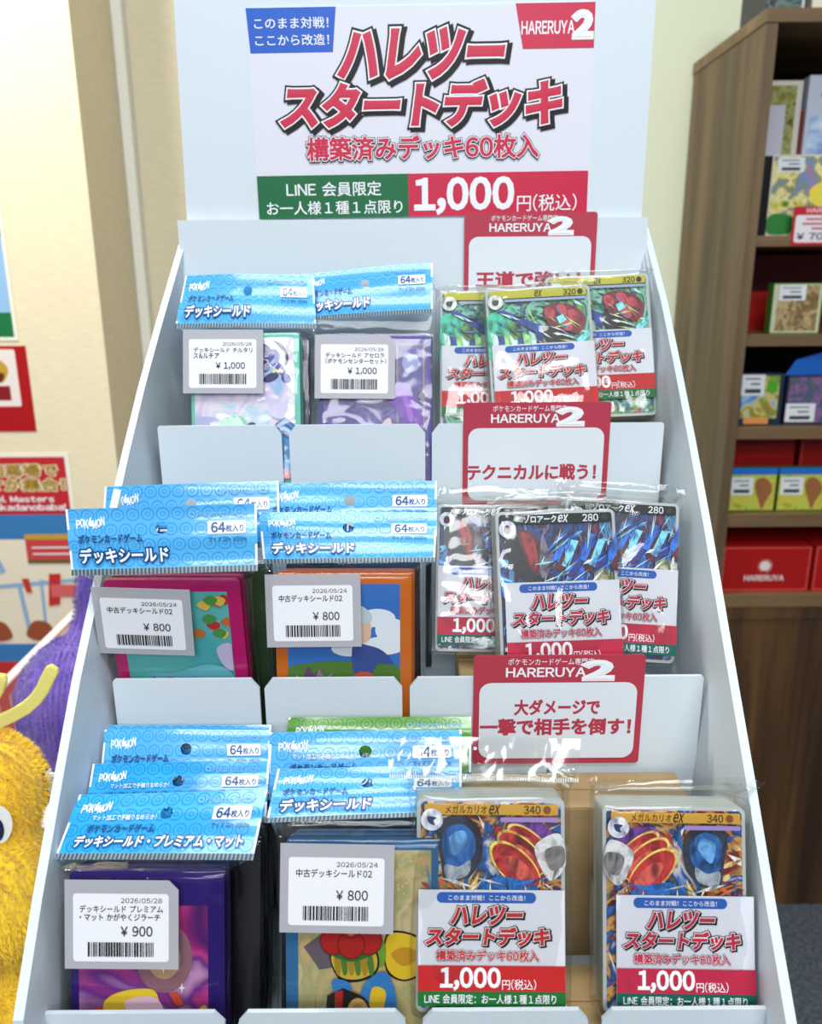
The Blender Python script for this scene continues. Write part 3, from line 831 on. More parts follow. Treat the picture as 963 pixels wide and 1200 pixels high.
def art_teal_frame(p):     # teal border, pastel clouds
    p.win = (0.04, 0.03, 0.955, 0.97)
    p.rect(0, 0, 1, 1, A_PASTEL)
    nv, nv2 = M((34, 44, 110), 0.35), M((60, 80, 160), 0.35)
    for x, y, rx, ry, r_ in ((0.72, 0.10, 0.07, 0.05, 30), (0.80, 0.14, 0.06, 0.06, -20), (0.70, 0.20, 0.06, 0.045, 10), (0.86, 0.22, 0.07, 0.035, 40), (0.77, 0.28, 0.08, 0.03, -15), (0.92, 0.29, 0.05, 0.03, 10)):
        p.oval(x, y, rx, ry, nv if x < 0.8 else nv2, r_)
    p.blob([(0.80, 0.02), (0.90, 0.06), (0.95, 0.15), (0.91, 0.20), (0.92, 0.12), (0.85, 0.06)], M((30, 30, 40), 0.35))
    for k in range(5): p.oval(0.80 + 0.02 * k, 0.24 - 0.01 * (k % 2), 0.012, 0.01, M((246, 240, 170), 0.35))
    for x, y, rx, ry, c in ((0.12, 0.62, 0.16, 0.07, (190, 190, 226)), (0.20, 0.72, 0.2, 0.08, (210, 222, 240)), (0.30, 0.84, 0.3, 0.07, (226, 214, 234)), (0.9, 0.52, 0.16, 0.06, (220, 214, 240))):
        p.oval(x, y, rx, ry, M(c, 0.4))
    p.blob([(0.26, 0.58), (0.44, 0.55), (0.52, 0.60), (0.48, 0.66), (0.36, 0.63), (0.28, 0.72), (0.14, 0.80), (0.04, 0.78), (0.20, 0.72)], M((150, 214, 176), 0.4))
    p.blob([(0.34, 0.63), (0.46, 0.62), (0.50, 0.68), (0.44, 0.74), (0.34, 0.72)], M((238, 214, 200), 0.4))
    bl, bl2 = M((70, 150, 200), 0.35), M((36, 96, 160), 0.35)
    p.oval(0.78, 0.82, 0.24, 0.16, bl2); p.oval(0.78, 0.83, 0.225, 0.148, bl)
    p.blob([(0.52, 0.62), (0.60, 0.60), (0.66, 0.68), (0.76, 0.70), (0.66, 0.76), (0.56, 0.72)], M((40, 56, 130), 0.35))
    for k in range(4):
        p.blob([(0.80, 0.62 + 0.02 * k), (0.90, 0.57 + 0.02 * k), (1.0, 0.62 + 0.02 * k), (0.98, 0.66 + 0.02 * k), (0.90, 0.60 + 0.02 * k)], bl if k % 2 else bl2)
    p.blob([(0.60, 0.92), (0.9, 0.93), (0.94, 1.0), (0.55, 1.0)], M((206, 120, 140), 0.4))
def art_violet(p):
    p.win = (0.035, 0.03, 0.965, 0.97)
    p.rect(0, 0, 1, 1, A_VIOLET)
    g = M((150, 140, 150), 0.35)
    p.oval(0.84, 0.17, 0.085, 0.065, M((160, 168, 210), 0.35))
    for x in (0.70, 0.955):
        p.rect(x, 0.03, x + 0.018, 0.62, g)
    p.rect(0.70, 0.03, 0.97, 0.045, g)
    for x, y in ((0.05, 0.62), (0.09, 0.80), (0.72, 0.34), (0.95, 0.36)):
        p.poly([(x, y), (x + 0.05, y + 0.04), (x, y + 0.08), (x - 0.04, y + 0.04)], g)
    hair = M((126, 66, 180), 0.3)
    p.blob([(0.60, 0.40), (0.74, 0.32), (0.86, 0.40), (0.95, 0.58), (0.90, 0.70), (0.74, 0.74), (0.78, 0.60), (0.70, 0.50)], hair)
    p.blob([(0.72, 0.36), (0.80, 0.40), (0.86, 0.55), (0.82, 0.58), (0.78, 0.46)], M((160, 100, 206), 0.3))
    p.blob([(0.56, 0.60), (0.64, 0.56), (0.66, 0.70), (0.60, 0.82), (0.54, 0.84), (0.56, 0.72)], M((226, 206, 214), 0.4))
    p.poly([(0.36, 0.70), (0.41, 0.68), (0.44, 0.86), (0.40, 0.88)], M((150, 160, 210), 0.35))
    p.blob([(0.10, 0.80), (0.20, 0.72), (0.34, 0.80), (0.36, 0.96), (0.10, 0.97)], M((64, 40, 140), 0.35))
    p.blob([(0.60, 0.84), (0.74, 0.76), (0.80, 0.90), (0.72, 1.0), (0.56, 1.0)], M((40, 70, 140), 0.35))
    p.oval(0.27, 0.86, 0.05, 0.03, M((120, 150, 220), 0.35), 20)
def art_magenta(p):
    p.win = (0.09, 0.07, 0.90, 0.96)
    p.rect(0, 0, 1, 1, A_TEAL)
    cols = [(206, 60, 60), (236, 200, 90), (90, 160, 80), (240, 240, 220), (206, 130, 60)]
    rnd = random.Random(5)
    for k in range(14):
        x, y = 0.58 + 0.42 * rnd.random(), 0.02 + 0.30 * rnd.random()
        p.blob([(x - 0.06, y), (x, y - 0.035), (x + 0.07, y - 0.01), (x + 0.02, y + 0.035)], M(cols[k % 5], 0.35))
    p.blob([(0.20, 0.62), (0.46, 0.58), (0.78, 0.52), (1.0, 0.62), (1.0, 1.0), (0.2, 1.0)], M((120, 196, 206), 0.35))
    p.blob([(0.86, 0.40), (1.0, 0.37), (1.0, 0.56), (0.90, 0.52)], M((206, 196, 226), 0.35))
    p.poly([(0.04, 0.66), (0.10, 0.62), (0.16, 0.66), (0.24, 0.61), (0.28, 0.68), (0.36, 0.63), (0.38, 0.72), (0.30, 0.78), (0.12, 0.78)], M((60, 44, 50), 0.35))
    p.blob([(0.30, 0.66), (0.42, 0.62), (0.45, 0.82), (0.36, 1.0), (0.26, 1.0), (0.30, 0.82)], M((220, 90, 150), 0.35))
    p.blob([(0.06, 0.76), (0.22, 0.76), (0.24, 1.0), (0.05, 1.0)], M((226, 196, 180), 0.35))
    p.poly([(0.50, 0.80), (0.55, 0.76), (0.56, 0.86), (0.52, 0.88)], M((40, 60, 70), 0.35))
def art_orange(p):
    p.win = (0.08, 0.06, 0.91, 0.96)
    p.rect(0, 0, 1, 1, M((66, 124, 196), 0.35))
    for x, y, rx, ry in ((0.62, 0.26, 0.14, 0.07), (0.80, 0.22, 0.16, 0.06), (0.92, 0.30, 0.14, 0.08), (0.85, 0.40, 0.2, 0.06), (0.55, 0.42, 0.16, 0.05)):
        p.oval(x, y, rx, ry, M((226, 232, 238), 0.4))
    p.rect(0, 0.55, 1, 1, A_MEADOW)
    p.blob([(0.0, 0.54), (0.4, 0.50), (0.9, 0.52), (1.0, 0.56), (1.0, 0.62), (0, 0.62)], M((90, 130, 60), 0.4))
    p.blob([(0.60, 0.20), (0.72, 0.22), (0.74, 0.34), (0.66, 0.38), (0.58, 0.32)], M((222, 190, 166), 0.4))
    p.blob([(0.58, 0.18), (0.66, 0.14), (0.75, 0.20), (0.72, 0.25), (0.60, 0.24)], M((196, 206, 214), 0.4))
    p.blob([(0.58, 0.40), (0.74, 0.40), (0.86, 0.44), (0.94, 0.52), (0.80, 0.52), (0.72, 0.62), (0.60, 0.62)], M((70, 90, 150), 0.4))
    p.blob([(0.58, 0.60), (0.74, 0.58), (0.80, 0.70), (0.74, 0.80), (0.60, 0.79)], M((206, 96, 60), 0.35))
    for k, (x, y) in enumerate(((0.10, 0.66), (0.20, 0.60), (0.28, 0.68), (0.18, 0.76), (0.36, 0.74), (0.30, 0.62))):
        p.poly([(x - 0.08, y + 0.03), (x - 0.02, y - 0.07), (x + 0.03, y - 0.01), (x + 0.1, y - 0.05), (x + 0.06, y + 0.08), (x - 0.02, y + 0.05)], M([(200, 190, 206), (110, 80, 120), (150, 130, 150)][k % 3], 0.4))
    p.blob([(0.36, 0.78), (0.5, 0.76), (0.58, 0.82), (0.52, 0.88), (0.38, 0.86)], M((196, 196, 70), 0.35))
def art_glow(p):
    p.win = (0.06, 0.03, 0.90, 0.98)
    p.rect(0, 0, 1, 1, A_GLOW)
    p.rect(0, 0, 1, 0.14, M((58, 36, 120), 0.35))
    p.oval(0.66, 0.40, 0.22, 0.18, M((150, 110, 120), 0.4)); p.oval(0.66, 0.40, 0.13, 0.11, M((190, 160, 130), 0.4))
    p.blob([(0.20, 0.62), (0.34, 0.57), (0.56, 0.56), (0.62, 0.62), (0.60, 0.68), (0.40, 0.62), (0.30, 0.72), (0.20, 0.70)], M((236, 206, 60), 0.35))
    p.blob([(0.36, 0.62), (0.58, 0.60), (0.66, 0.68), (0.60, 0.76), (0.46, 0.78), (0.34, 0.84), (0.30, 0.80), (0.38, 0.72)], M((240, 204, 224), 0.35))
    p.blob([(0.70, 0.66), (0.84, 0.70), (0.98, 0.64), (0.98, 0.76), (0.84, 0.79), (0.72, 0.74)], M((214, 190, 60), 0.35))
    p.blob([(0.34, 0.86), (0.42, 0.80), (0.44, 0.92), (0.34, 0.98)], M((240, 206, 90), 0.35))
    p.blob([(0.44, 0.88), (0.60, 0.82), (0.84, 0.86), (0.94, 0.98), (0.44, 1.0)], M((196, 150, 206), 0.35))
    p.poly([(0.12, 0.66), (0.18, 0.64), (0.17, 0.76), (0.11, 0.78)], M((206, 90, 50), 0.35)); p.poly([(0.70, 0.58), (0.76, 0.57), (0.82, 0.64), (0.75, 0.64)], M((206, 90, 50), 0.35))
    for x, y in ((0.08, 0.74), (0.80, 0.55), (0.75, 0.83), (0.66, 0.45), (0.20, 0.90)):
        r_ = 0.028; p.poly([(x, y - r_), (x + 0.007, y - 0.006), (x + r_, y), (x + 0.007, y + 0.006), (x, y + r_), (x - 0.007, y + 0.006), (x - r_, y), (x - 0.007, y - 0.006)], M((244, 226, 240), 0.35))
def art_drum(p):
    p.win = (0.08, 0.05, 0.95, 0.97)
    p.rect(0, 0, 1, 1, A_TAN)
    rnd = random.Random(2)
    for k in range(60):
        a = rnd.random() * 6.28; r_ = 0.03 + 0.16 * rnd.random(); x, y = 0.78 + r_ * math.cos(a), 0.16 + r_ * 0.8 * math.sin(a)
        p.oval(x, y, 0.008, 0.005, M((226, 190, 130), 0.4), 0, 8); p.layer -= 1
    p.up()
    bk, yl = M((40, 32, 34), 0.35), M((222, 190, 50), 0.35)
    p.poly([(0.04, 0.50), (0.20, 0.42), (0.34, 0.46), (0.33, 0.60), (0.16, 0.62)], M((110, 100, 110), 0.4))
    p.blob([(0.66, 0.44), (0.80, 0.42), (0.97, 0.48), (0.96, 0.62), (0.80, 0.68), (0.66, 0.62)], bk); p.blob([(0.67, 0.45), (0.80, 0.43), (0.96, 0.49), (0.95, 0.61), (0.80, 0.67), (0.67, 0.61)], yl)
    p.blob([(0.70, 0.54), (0.80, 0.50), (0.92, 0.54), (0.80, 0.60)], M((196, 150, 40), 0.35))
    p.blob([(0.52, 0.50), (0.60, 0.44), (0.66, 0.50), (0.64, 0.60), (0.56, 0.58)], M((120, 160, 60), 0.35))
    p.blob([(0.24, 0.53), (0.40, 0.50), (0.58, 0.51), (0.60, 0.62), (0.46, 0.68), (0.30, 0.66)], bk); p.blob([(0.25, 0.54), (0.40, 0.515), (0.57, 0.52), (0.585, 0.615), (0.46, 0.665), (0.31, 0.65)], M((206, 176, 70), 0.35))
    for k in range(6): p.blob([(0.27 + 0.05 * k, 0.56), (0.31 + 0.05 * k, 0.55), (0.32 + 0.05 * k, 0.63), (0.29 + 0.05 * k, 0.64)], M((90, 130, 60) if k % 2 else (170, 140, 50), 0.35))
    rd, rd2 = M((176, 44, 38), 0.35), M((120, 26, 26), 0.35)
    p.blob([(0.22, 0.46), (0.40, 0.55), (0.60, 0.47), (0.58, 0.53), (0.40, 0.57), (0.24, 0.53)], M((50, 120, 60), 0.35))
    for x, y in ((0.30, 0.38), (0.50, 0.38), (0.27, 0.46), (0.53, 0.46), (0.40, 0.48), (0.40, 0.37)):
        p.oval(x, y, 0.105, 0.075, rd2, 0, 20); p.oval(x, y, 0.097, 0.069, rd, 0, 20)
    p.oval(0.40, 0.41, 0.03, 0.022, M((206, 120, 70), 0.35), 0, 14)
    p.blob([(0.50, 0.68), (0.66, 0.62), (0.74, 0.76), (0.70, 0.92), (0.52, 0.96), (0.46, 0.82)], M((60, 130, 190), 0.35))
    p.blob([(0.26, 0.66), (0.38, 0.67), (0.40, 0.74), (0.28, 0.73)], M((60, 130, 190), 0.35))
    p.blob([(0.56, 0.70), (0.66, 0.72), (0.62, 0.84), (0.54, 0.82)], yl)
    p.poly([(0.22, 0.74), (0.34, 0.70), (0.48, 0.74), (0.50, 0.94), (0.34, 1.0), (0.20, 0.96)], bk); p.poly([(0.28, 0.72), (0.34, 0.71), (0.33, 0.97), (0.27, 0.98)], rd)
    p.oval(0.45, 0.84, 0.10, 0.105, bk); p.oval(0.45, 0.84, 0.085, 0.09, M((206, 170, 110), 0.35)); p.oval(0.45, 0.84, 0.055, 0.06, M((186, 140, 84), 0.35))
    for k in range(10):
        x = 0.04 + 0.025 * k; p.poly([(x, 1.0), (x + 0.02, 0.72 + 0.05 * (k % 3)), (x + 0.028, 1.0)], M((110, 130, 70) if k % 2 else (150, 170, 170), 0.4))

def cols(rim, edge=None): return (M(rim, 0.3), M(edge or tuple(int(c * 0.8) for c in rim), 0.35))
DK = cols((38, 36, 44), (24, 24, 30))
PACKS = {
 'E': dict(loc=(-0.1164,0.2774,0.8654), lean=14, roll=-0.4, w=0.0667, hdr=[(-0.0420,0.0074,0.0965), (0.0455,0.0071,0.0966), (0.0490,0.0211,0.1199), (-0.0368,0.0203,0.1179)]),
 'F': dict(loc=(-0.0227,0.2806,0.8782), lean=14, roll=-0.4, w=0.0661, hdr=[(-0.0435,0.0123,0.0967), (0.0438,0.0135,0.0993), (0.0444,0.0235,0.1159), (-0.0403,0.0234,0.1151)]),
 'C': dict(loc=(-0.1205,0.3972,0.9657), lean=-8, roll=-0.5, w=0.0680, hdr=[(-0.0457,-0.0071,0.1015), (0.0449,-0.0064,0.1039), (0.0445,0.0052,0.1314), (-0.0485,0.0043,0.1286)]),
 'D': dict(loc=(-0.0355,0.3878,0.9635), lean=6, roll=-0.4, w=0.0706, hdr=[(-0.0431,0.0110,0.0971), (0.0474,0.0111,0.0980), (0.0485,0.0211,0.1204), (-0.0465,0.0214,0.1203)]),
 'A': dict(loc=(-0.1006,0.4891,1.0800), lean=15, roll=0.5, w=0.0666, hdr=[(-0.0444,0.0091,0.1014), (0.0431,0.0089,0.1000), (0.0411,0.0175,0.1320), (-0.0398,0.0176,0.1333)]),
 'B': dict(loc=(-0.0211,0.4887,1.0787), lean=15, roll=0.0, w=0.0683, hdr=[(-0.0490,0.0185,0.1075), (0.0357,0.0185,0.1125), (0.0361,0.0280,0.1442), (-0.0515,0.0280,0.1374)]),
 'E2': dict(loc=(-0.1128,0.2943,0.8640), lean=20, roll=0, sdx=0.005, w=0.073, hdr=[(-0.0432,0.0057,0.0994), (0.0432,0.0063,0.1006), (0.0428,0.0172,0.1240), (-0.0436,0.0169,0.1234)]),
 'E3': dict(loc=(-0.1126,0.3113,0.8647), lean=20, roll=0, sdx=0.0055, w=0.074, hdr=[(-0.0421,0.0058,0.1033), (0.0421,0.0062,0.1047), (0.0404,0.0154,0.1298), (-0.0434,0.0156,0.1304)]),
 'E4': dict(loc=(-0.1156,0.3252,0.8640), lean=20, roll=0, sdx=0.006, w=0.074, hdr=[(-0.0435,0.0059,0.0993), (0.0435,0.0061,0.1007), (0.0426,0.0107,0.1265), (-0.0424,0.0108,0.1270)]),
 'F2': dict(loc=(-0.0236,0.3042,0.8664), lean=20, roll=0, sdx=-0.003, w=0.072, hdr=[(-0.0472,0.0058,0.1034), (0.0472,0.0062,0.1046), (0.0480,0.0134,0.1317), (-0.0470,0.0133,0.1311)]),
 'F3': dict(loc=(-0.0184,0.3237,0.8641), lean=20, roll=0, sdx=-0.006, w=0.072, hdr=[(-0.0480,0.0060,0.1043), (0.0480,0.0060,0.1037), (0.0485,0.0084,0.1309), (-0.0450,0.0084,0.1312)]),
 'C2': dict(loc=(-0.1210,0.4132,0.9590), lean=5, roll=0, sdx=0.008, w=0.07, hdr=[(-0.0492,0.0058,0.1032), (0.0492,0.0062,0.1048), (0.0481,0.0148,0.1368), (-0.0476,0.0141,0.1343)]),
 'D2': dict(loc=(-0.0343,0.4096,0.9623), lean=8, roll=0, sdx=0.002, w=0.072, hdr=[(-0.0484,0.0060,0.1039), (0.0484,0.0060,0.1041), (0.0488,0.0151,0.1338), (-0.0472,0.0149,0.1331)]),
 'A2': dict(loc=(-0.1110,0.5077,1.0776), lean=17, roll=0, sdx=0.01, w=0.072, hdr=[(-0.0370,0.0060,0.1043), (0.0370,0.0060,0.1037), (0.0365,0.0087,0.1351), (-0.0343,0.0087,0.1345)]),
}
G3, G2, G1 = 'card sleeve packs on the top tier', 'card sleeve packs on the middle tier', 'card sleeve packs on the bottom tier'
sleeve_pack(PACKS['E'], 'purple sleeve pack priced 900 yen with a cyan header, frontmost at bottom left', G1, cols((54, 34, 116), (40, 30, 90)), 'cyan', True, art_glow,
            dict(x=-0.0088, dz=-0.0012, rot=0.5, lines=('デッキシールド プレミアム', '・マット かがやくジラーチ', 0.84), price='900', date='2026/05/28', cut=True), seed=1.1)
sleeve_pack(PACKS['E2'], 'cyan headed sleeve pack directly behind the purple 900 yen pack', G1, DK, 'cyan', True, seed=2.3)
sleeve_pack(PACKS['E3'], 'blue headed sleeve pack third from the front in the bottom left column', G1, DK, 'blue', False, seed=3.7)
sleeve_pack(PACKS['E4'], 'rearmost sleeve pack of the bottom left column, only a blue header strip showing', G1, DK, 'blue', False, seed=4.9)
sleeve_pack(PACKS['F'], 'steel blue edged sleeve pack priced 800 yen with a red flower and drum picture', G1, cols((62, 116, 160), (46, 80, 110)), 'blue', False, art_drum,
            dict(x=-0.0108, dz=0.0005, rot=1.0, lines=('中古デッキシールド02',), price='800', date='2026/05/24'), seed=6.1)
sleeve_pack(PACKS['F2'], 'blue headed sleeve pack behind the red flower pack, its hang hole showing green', G1, DK, 'blue', True, seed=7.3)
sleeve_pack(PACKS['F3'], 'sleeve pack with a green header, rearmost in the second bottom column', G1, cols((60, 90, 50)), 'green', False, seed=8.2)
sleeve_pack(PACKS['C'], 'magenta edged sleeve pack priced 800 yen, leaning forward over the left wall', G2, cols((200, 34, 120), (170, 26, 96)), 'blue', False, art_magenta,
            dict(x=-0.0152, dz=-0.0015, rot=2.0, lines=('中古デッキシールド02',), price='800', date='2026/05/24'), seed=9.4)
sleeve_pack(PACKS['C2'], 'blue headed sleeve pack standing behind the magenta pack on the middle tier', G2, cols((60, 90, 60)), 'blue', False, seed=10.6)
sleeve_pack(PACKS['D'], 'orange edged sleeve pack priced 800 yen with a blue sky and meadow picture', G2, cols((206, 116, 40), (176, 92, 28)), 'blue', False, art_orange,
            dict(x=-0.0150, dz=0.001, rot=-0.5, lines=('中古デッキシールド02',), price='800', date='2026/05/24'), seed=11.8)
sleeve_pack(PACKS['D2'], 'blue headed sleeve pack standing behind the orange pack on the middle tier', G2, DK, 'blue', False, seed=13.0)
sleeve_pack(PACKS['A'], 'teal edged sleeve pack priced 1,000 yen on the top tier at left', G3, cols((110, 200, 180), (70, 160, 146)), 'blue', False, art_teal_frame,
            dict(x=-0.0120, dz=0.0015, rot=1.0, lines=('デッキシールド チルタリ', 'ス&ルチア', 0.38), price='1,000', date='2026/05/28'), seed=14.2)
sleeve_pack(PACKS['A2'], 'blue headed sleeve pack hidden behind the teal pack on the top tier', G3, cols((150, 130, 170), (60, 60, 66)), 'blue', False, seed=15.4)
sleeve_pack(PACKS['B'], 'violet sleeve pack priced 1,000 yen, second column of the top tier', G3, cols((66, 38, 150), (44, 28, 110)), 'blue', False, art_violet,
            dict(x=-0.0125, dz=-0.001, rot=0.8, lines=('デッキシールド アセロラ', '(ポケモンセンターセット)', 0.90), price='1,000', date='2026/05/28', cut=True), seed=16.6)

# the clear topped pack behind the left bottom deck, its flap lying over the deck
t = thing('sleeve_pack', 'clear sleeve pack behind the left bottom deck, its see-through flap with hang hole sticking up', 'card sleeve pack', (0.037, 0.336, 0.860), G1)
b = MB(); b.prism(rounded(0.062, 0.075, 0.002, 3), 0, 0.005, M((206, 210, 206), 0.3)); b.build('sleeve_stack', t)
fl = [Vector(q) - Vector((0.037, 0.336, 0.860)) for q in ((-0.0106, 0.311, 0.9923), (0.0712, 0.3093, 0.9906), (0.0743, 0.3225, 1.0038), (-0.0107, 0.324, 1.0053))]
b = MB(); NU, NV = 60, 16; vs = []; fs = []; seamf = []; seamg = []
wf, hf = 0.084, 0.0185; hu, hv, hr = 0.0405, 0.0105, 0.0032
fn_n = (fl[1] - fl[0]).cross(fl[3] - fl[0]).normalized()
for j in range(NV + 1):
    for i in range(NU + 1):
        x, y = i / NU * wf, j / NV * hf
        r_ = math.hypot(x - hu, y - hv)
        if 0.6 * hr < r_ < 1.4 * hr: x, y = hu + (x - hu) / r_ * hr, hv + (y - hv) / r_ * hr
        q = bilerp(fl, x / wf, y / hf)
        q = q + fn_n * (0.0022 * noise.noise(Vector((x * 90, y * 60, 4.2))) + 0.0006 * noise.noise(Vector((x * 240, y * 120, 1.2))))
        vs.append(q)
for j in range(NV):
    for i in range(NU):
        x, y = (i + .5) / NU * wf, (j + .5) / NV * hf
        if math.hypot(x - hu, y - hv) < hr * 0.93: continue
        q = (j * (NU + 1) + i, j * (NU + 1) + i + 1, (j + 1) * (NU + 1) + i + 1, (j + 1) * (NU + 1) + i)
        fs.append(q)
FLAP = film_material('clear_flap_film', 2.6, 0.35, 34, 0.12, stretch=(1.8, 1, 1), cap=0.6)
b.add(vs, fs, FLAP)
sv = []; sf = []
for i in range(161):
    q = bilerp(fl, i / 160, 0.0); sv += [q + fn_n * 0.0008, bilerp(fl, i / 160, 0.09) + fn_n * 0.0008]
for i in range(160):
    if i % 2: sf.append((2 * i, 2 * i + 2, 2 * i + 3, 2 * i + 1))
b.add(sv, sf, M((214, 218, 214), 0.25))
o = b.build('clear_flap', t, smooth=True); o['label'] = 'see-through plastic flap with a round hang hole'
# neck of the bag from the stack up to the flap
b = MB(); vs = []; fs = []
for j in range(9):
    f_ = j / 8
    for i in range(31):
        g = i / 30
        a = Vector((-0.033 + 0.066 * g, 0.0, 0.078)); c = bilerp(fl, g, 0.0)
        q = a.lerp(c, f_); q.z += 0.012 * math.sin(math.pi * f_) ; q.y += 0.003 * noise.noise(Vector((g * 6, f_ * 4, 2)))
        vs.append(q)
for j in range(8):
    for i in range(30):
        fs.append((j * 31 + i, j * 31 + i + 1, (j + 1) * 31 + i + 1, (j + 1) * 31 + i))
b.add(vs, fs, FILM); b.build('clear_bag', t, smooth=True)

# ------------------------------------------------------------------ bookcase at the right
def wood(name, c1, c2, c3, axis):
    m, nt, b = nodes_of(name)
    tc = nt.nodes.new('ShaderNodeTexCoord'); mp = nt.nodes.new('ShaderNodeMapping')
    mp.inputs['Scale'].default_value = (14, 14, 0.9) if axis == 'z' else (0.9, 14, 14)
    n = nt.nodes.new('ShaderNodeTexNoise'); n.inputs['Scale'].default_value = 1.6; n.inputs['Detail'].default_value = 5; n.inputs['Distortion'].default_value = 0.6
    cr = nt.nodes.new('ShaderNodeValToRGB'); e = cr.color_ramp.elements; e.new(0.5)
    for i, (ps, c) in enumerate(((0.32, c1), (0.5, c2), (0.68, c3))): e[i].position = ps; e[i].color = rgb(c)
    L = nt.links.new
    L(tc.outputs['Object'], mp.inputs[0]); L(mp.outputs[0], n.inputs['Vector']); L(n.outputs['Fac'], cr.inputs[0]); L(cr.outputs[0], b.inputs['Base Color'])
    b.inputs['Roughness'].default_value = 0.5
    return m
WOOD_V = wood('walnut_board_upright', (84, 68, 48), (108, 89, 64), (124, 104, 76), 'z')
WOOD_H = wood('walnut_board_level', (104, 84, 58), (126, 102, 72), (144, 118, 84), 'x')
WOOD_D = wood('walnut_base_board', (66, 46, 28), (92, 66, 40), (122, 90, 54), 'z')
bx, by = 0.525, 1.35
case = thing('bookcase', 'tall walnut brown bookcase with red boxes against the back wall', 'bookcase', (0.95, 1.51, 0))
def cb(name, a, c, m, bevel=0.001):
    b = MB(); b.box((a[0] - 0.95, a[1] - 1.51, a[2]), (c[0] - 0.95, c[1] - 1.51, c[2]), m); return b.build(name, case, bevel=bevel)
cb('side_panel', (bx, by, 0), (bx + 0.018, 1.671, 1.558), WOOD_V)
cb('side_panel', (1.36, by, 0), (1.378, 1.671, 1.558), WOOD_V)
cb('top_board', (bx - 0.002, by - 0.002, 1.558), (1.38, 1.671, 1.577), WOOD_H)
cb('back_board', (bx + 0.018, 1.66, 0), (1.36, 1.671, 1.558), M((22, 16, 13), 0.8))  # near black: the shade of the unlit interior is put into the board colour
for z1, z0 in ((1.2621, 1.2456), (1.1108, 1.0918), (0.9594, 0.9392), (0.8089, 0.786), (0.662, 0.6378)):
    cb('shelf', (bx + 0.018, by + 0.002, z0), (1.36, 1.66, z1), WOOD_H)
cb('base_rail', (bx + 0.018, by + 0.004, 0.6134), (1.36, by + 0.024, 0.6378), WOOD_D)
cb('base_board', (bx + 0.018, by + 0.008, 0.0), (1.36, by + 0.026, 0.6134), WOOD_D)

RED = M((176, 28, 26), 0.45); DRED = M((120, 16, 18), 0.45); REDLINE = M((226, 120, 110), 0.45)
def simple_box(name, cat, label, x0, x1, z0, z1, y, depth, body, pfn=None, group=None, lean=0, film=False):
    w, h = x1 - x0, z1 - z0
    b = MB(); b.prism(rounded(w, h, 0.002, 3), 0, depth, body)
    if pfn:
        p = Print(w, h); pfn(p); p.emit(b, front())
    o = b.build(name); o.location = ((x0 + x1) / 2, y, z0)
    o.rotation_euler = (R(-lean), 0, 0)
    return tag(o, label, cat, group)
def sun_logo(p, text=True):
    p.rect(0.02, 0.03, 0.98, 0.045, REDLINE); p.rect(0.02, 0.945, 0.98, 0.96, REDLINE); p.rect(0.02, 0.03, 0.028, 0.96, REDLINE); p.rect(0.972, 0.03, 0.98, 0.96, REDLINE)
    ax = p.w / p.h; wl = M((236, 220, 216), 0.5)
    p.oval(0.49, 0.43, 0.055, 0.055 * ax, wl)
    for k in range(11):
        a = R(-90 + 150 * (k - 5) / 5); c, s_ = math.cos(a), math.sin(a); d = a + 0.16; e_ = a + 0.5
        p.poly([(0.49 + 0.055 * math.cos(a - .15), 0.43 + 0.055 * ax * math.sin(a - .15)), (0.49 + 0.055 * math.cos(d), 0.43 + 0.055 * ax * math.sin(d)), (0.49 + 0.088 * math.cos(d), 0.43 + 0.088 * ax * math.sin(d))], wl)
    if text: p.text('HARERUYA', 0.27, 0.63, 0.71, 0.75, wl, 0.03)
def frame_lines(p):
    p.rect(0.02, 0.03, 0.98, 0.045, REDLINE); p.rect(0.02, 0.03, 0.028, 0.96, REDLINE); p.rect(0.02, 0.945, 0.98, 0.96, REDLINE)
def small_label(p, x0, y0, x1, y1):
    p.rect(x0, y0, x1, y1, M((222, 226, 230), 0.5)); w, h = x1 - x0, y1 - y0
    p.rect(x0 + 0.12 * w, y0 + 0.16 * h, x1 - 0.2 * w, y0 + 0.24 * h, M((120, 120, 126), 0.5)); p.rect(x0 + 0.4 * w, y0 + 0.4 * h, x1 - 0.2 * w, y0 + 0.5 * h, M((120, 120, 126), 0.5))
    p.rect(x0 + 0.15 * w, y0 + 0.68 * h, x1 - 0.15 * w, y0 + 0.88 * h, M((70, 72, 78), 0.5))

A_YEL = art('box_art_yellow', [(60, 130, 60), (206, 200, 90), (236, 226, 170), (150, 150, 90), (120, 150, 200), (200, 120, 90)], 26, 1.5, seed=3)
A_LIME = art('box_art_lime', [(150, 180, 60), (190, 206, 90), (206, 190, 90), (150, 170, 50)], 40, 1.2, seed=4)
A_OLIVE = art('binder_art_olive', [(60, 60, 20), (130, 130, 40), (160, 160, 110), (90, 90, 30)], 60, 1.0, seed=5)
A_BLUEW = art('binder_art_blue', [(60, 110, 180), (180, 200, 226), (226, 230, 236)], 20, 1.0, seed=6)
A_SEA = art('pack_art_sea', [(60, 110, 190), (150, 190, 220), (220, 190, 90), (90, 150, 80), (220, 130, 60)], 34, 1.6, seed=7)
A_DUSK = art('pack_art_dusk', [(90, 60, 110), (150, 110, 150), (70, 90, 130), (110, 120, 60)], 40, 2.0, seed=8)
A_BEIGE = art('pack_art_beige', [(150, 130, 80), (196, 176, 130), (120, 90, 60), (176, 170, 110)], 44, 1.5, seed=9)
A_DARKT = art('pack_art_dark', [(60, 40, 80), (40, 90, 90), (120, 140, 130), (30, 30, 50), (160, 110, 140)], 26, 2, seed=10)

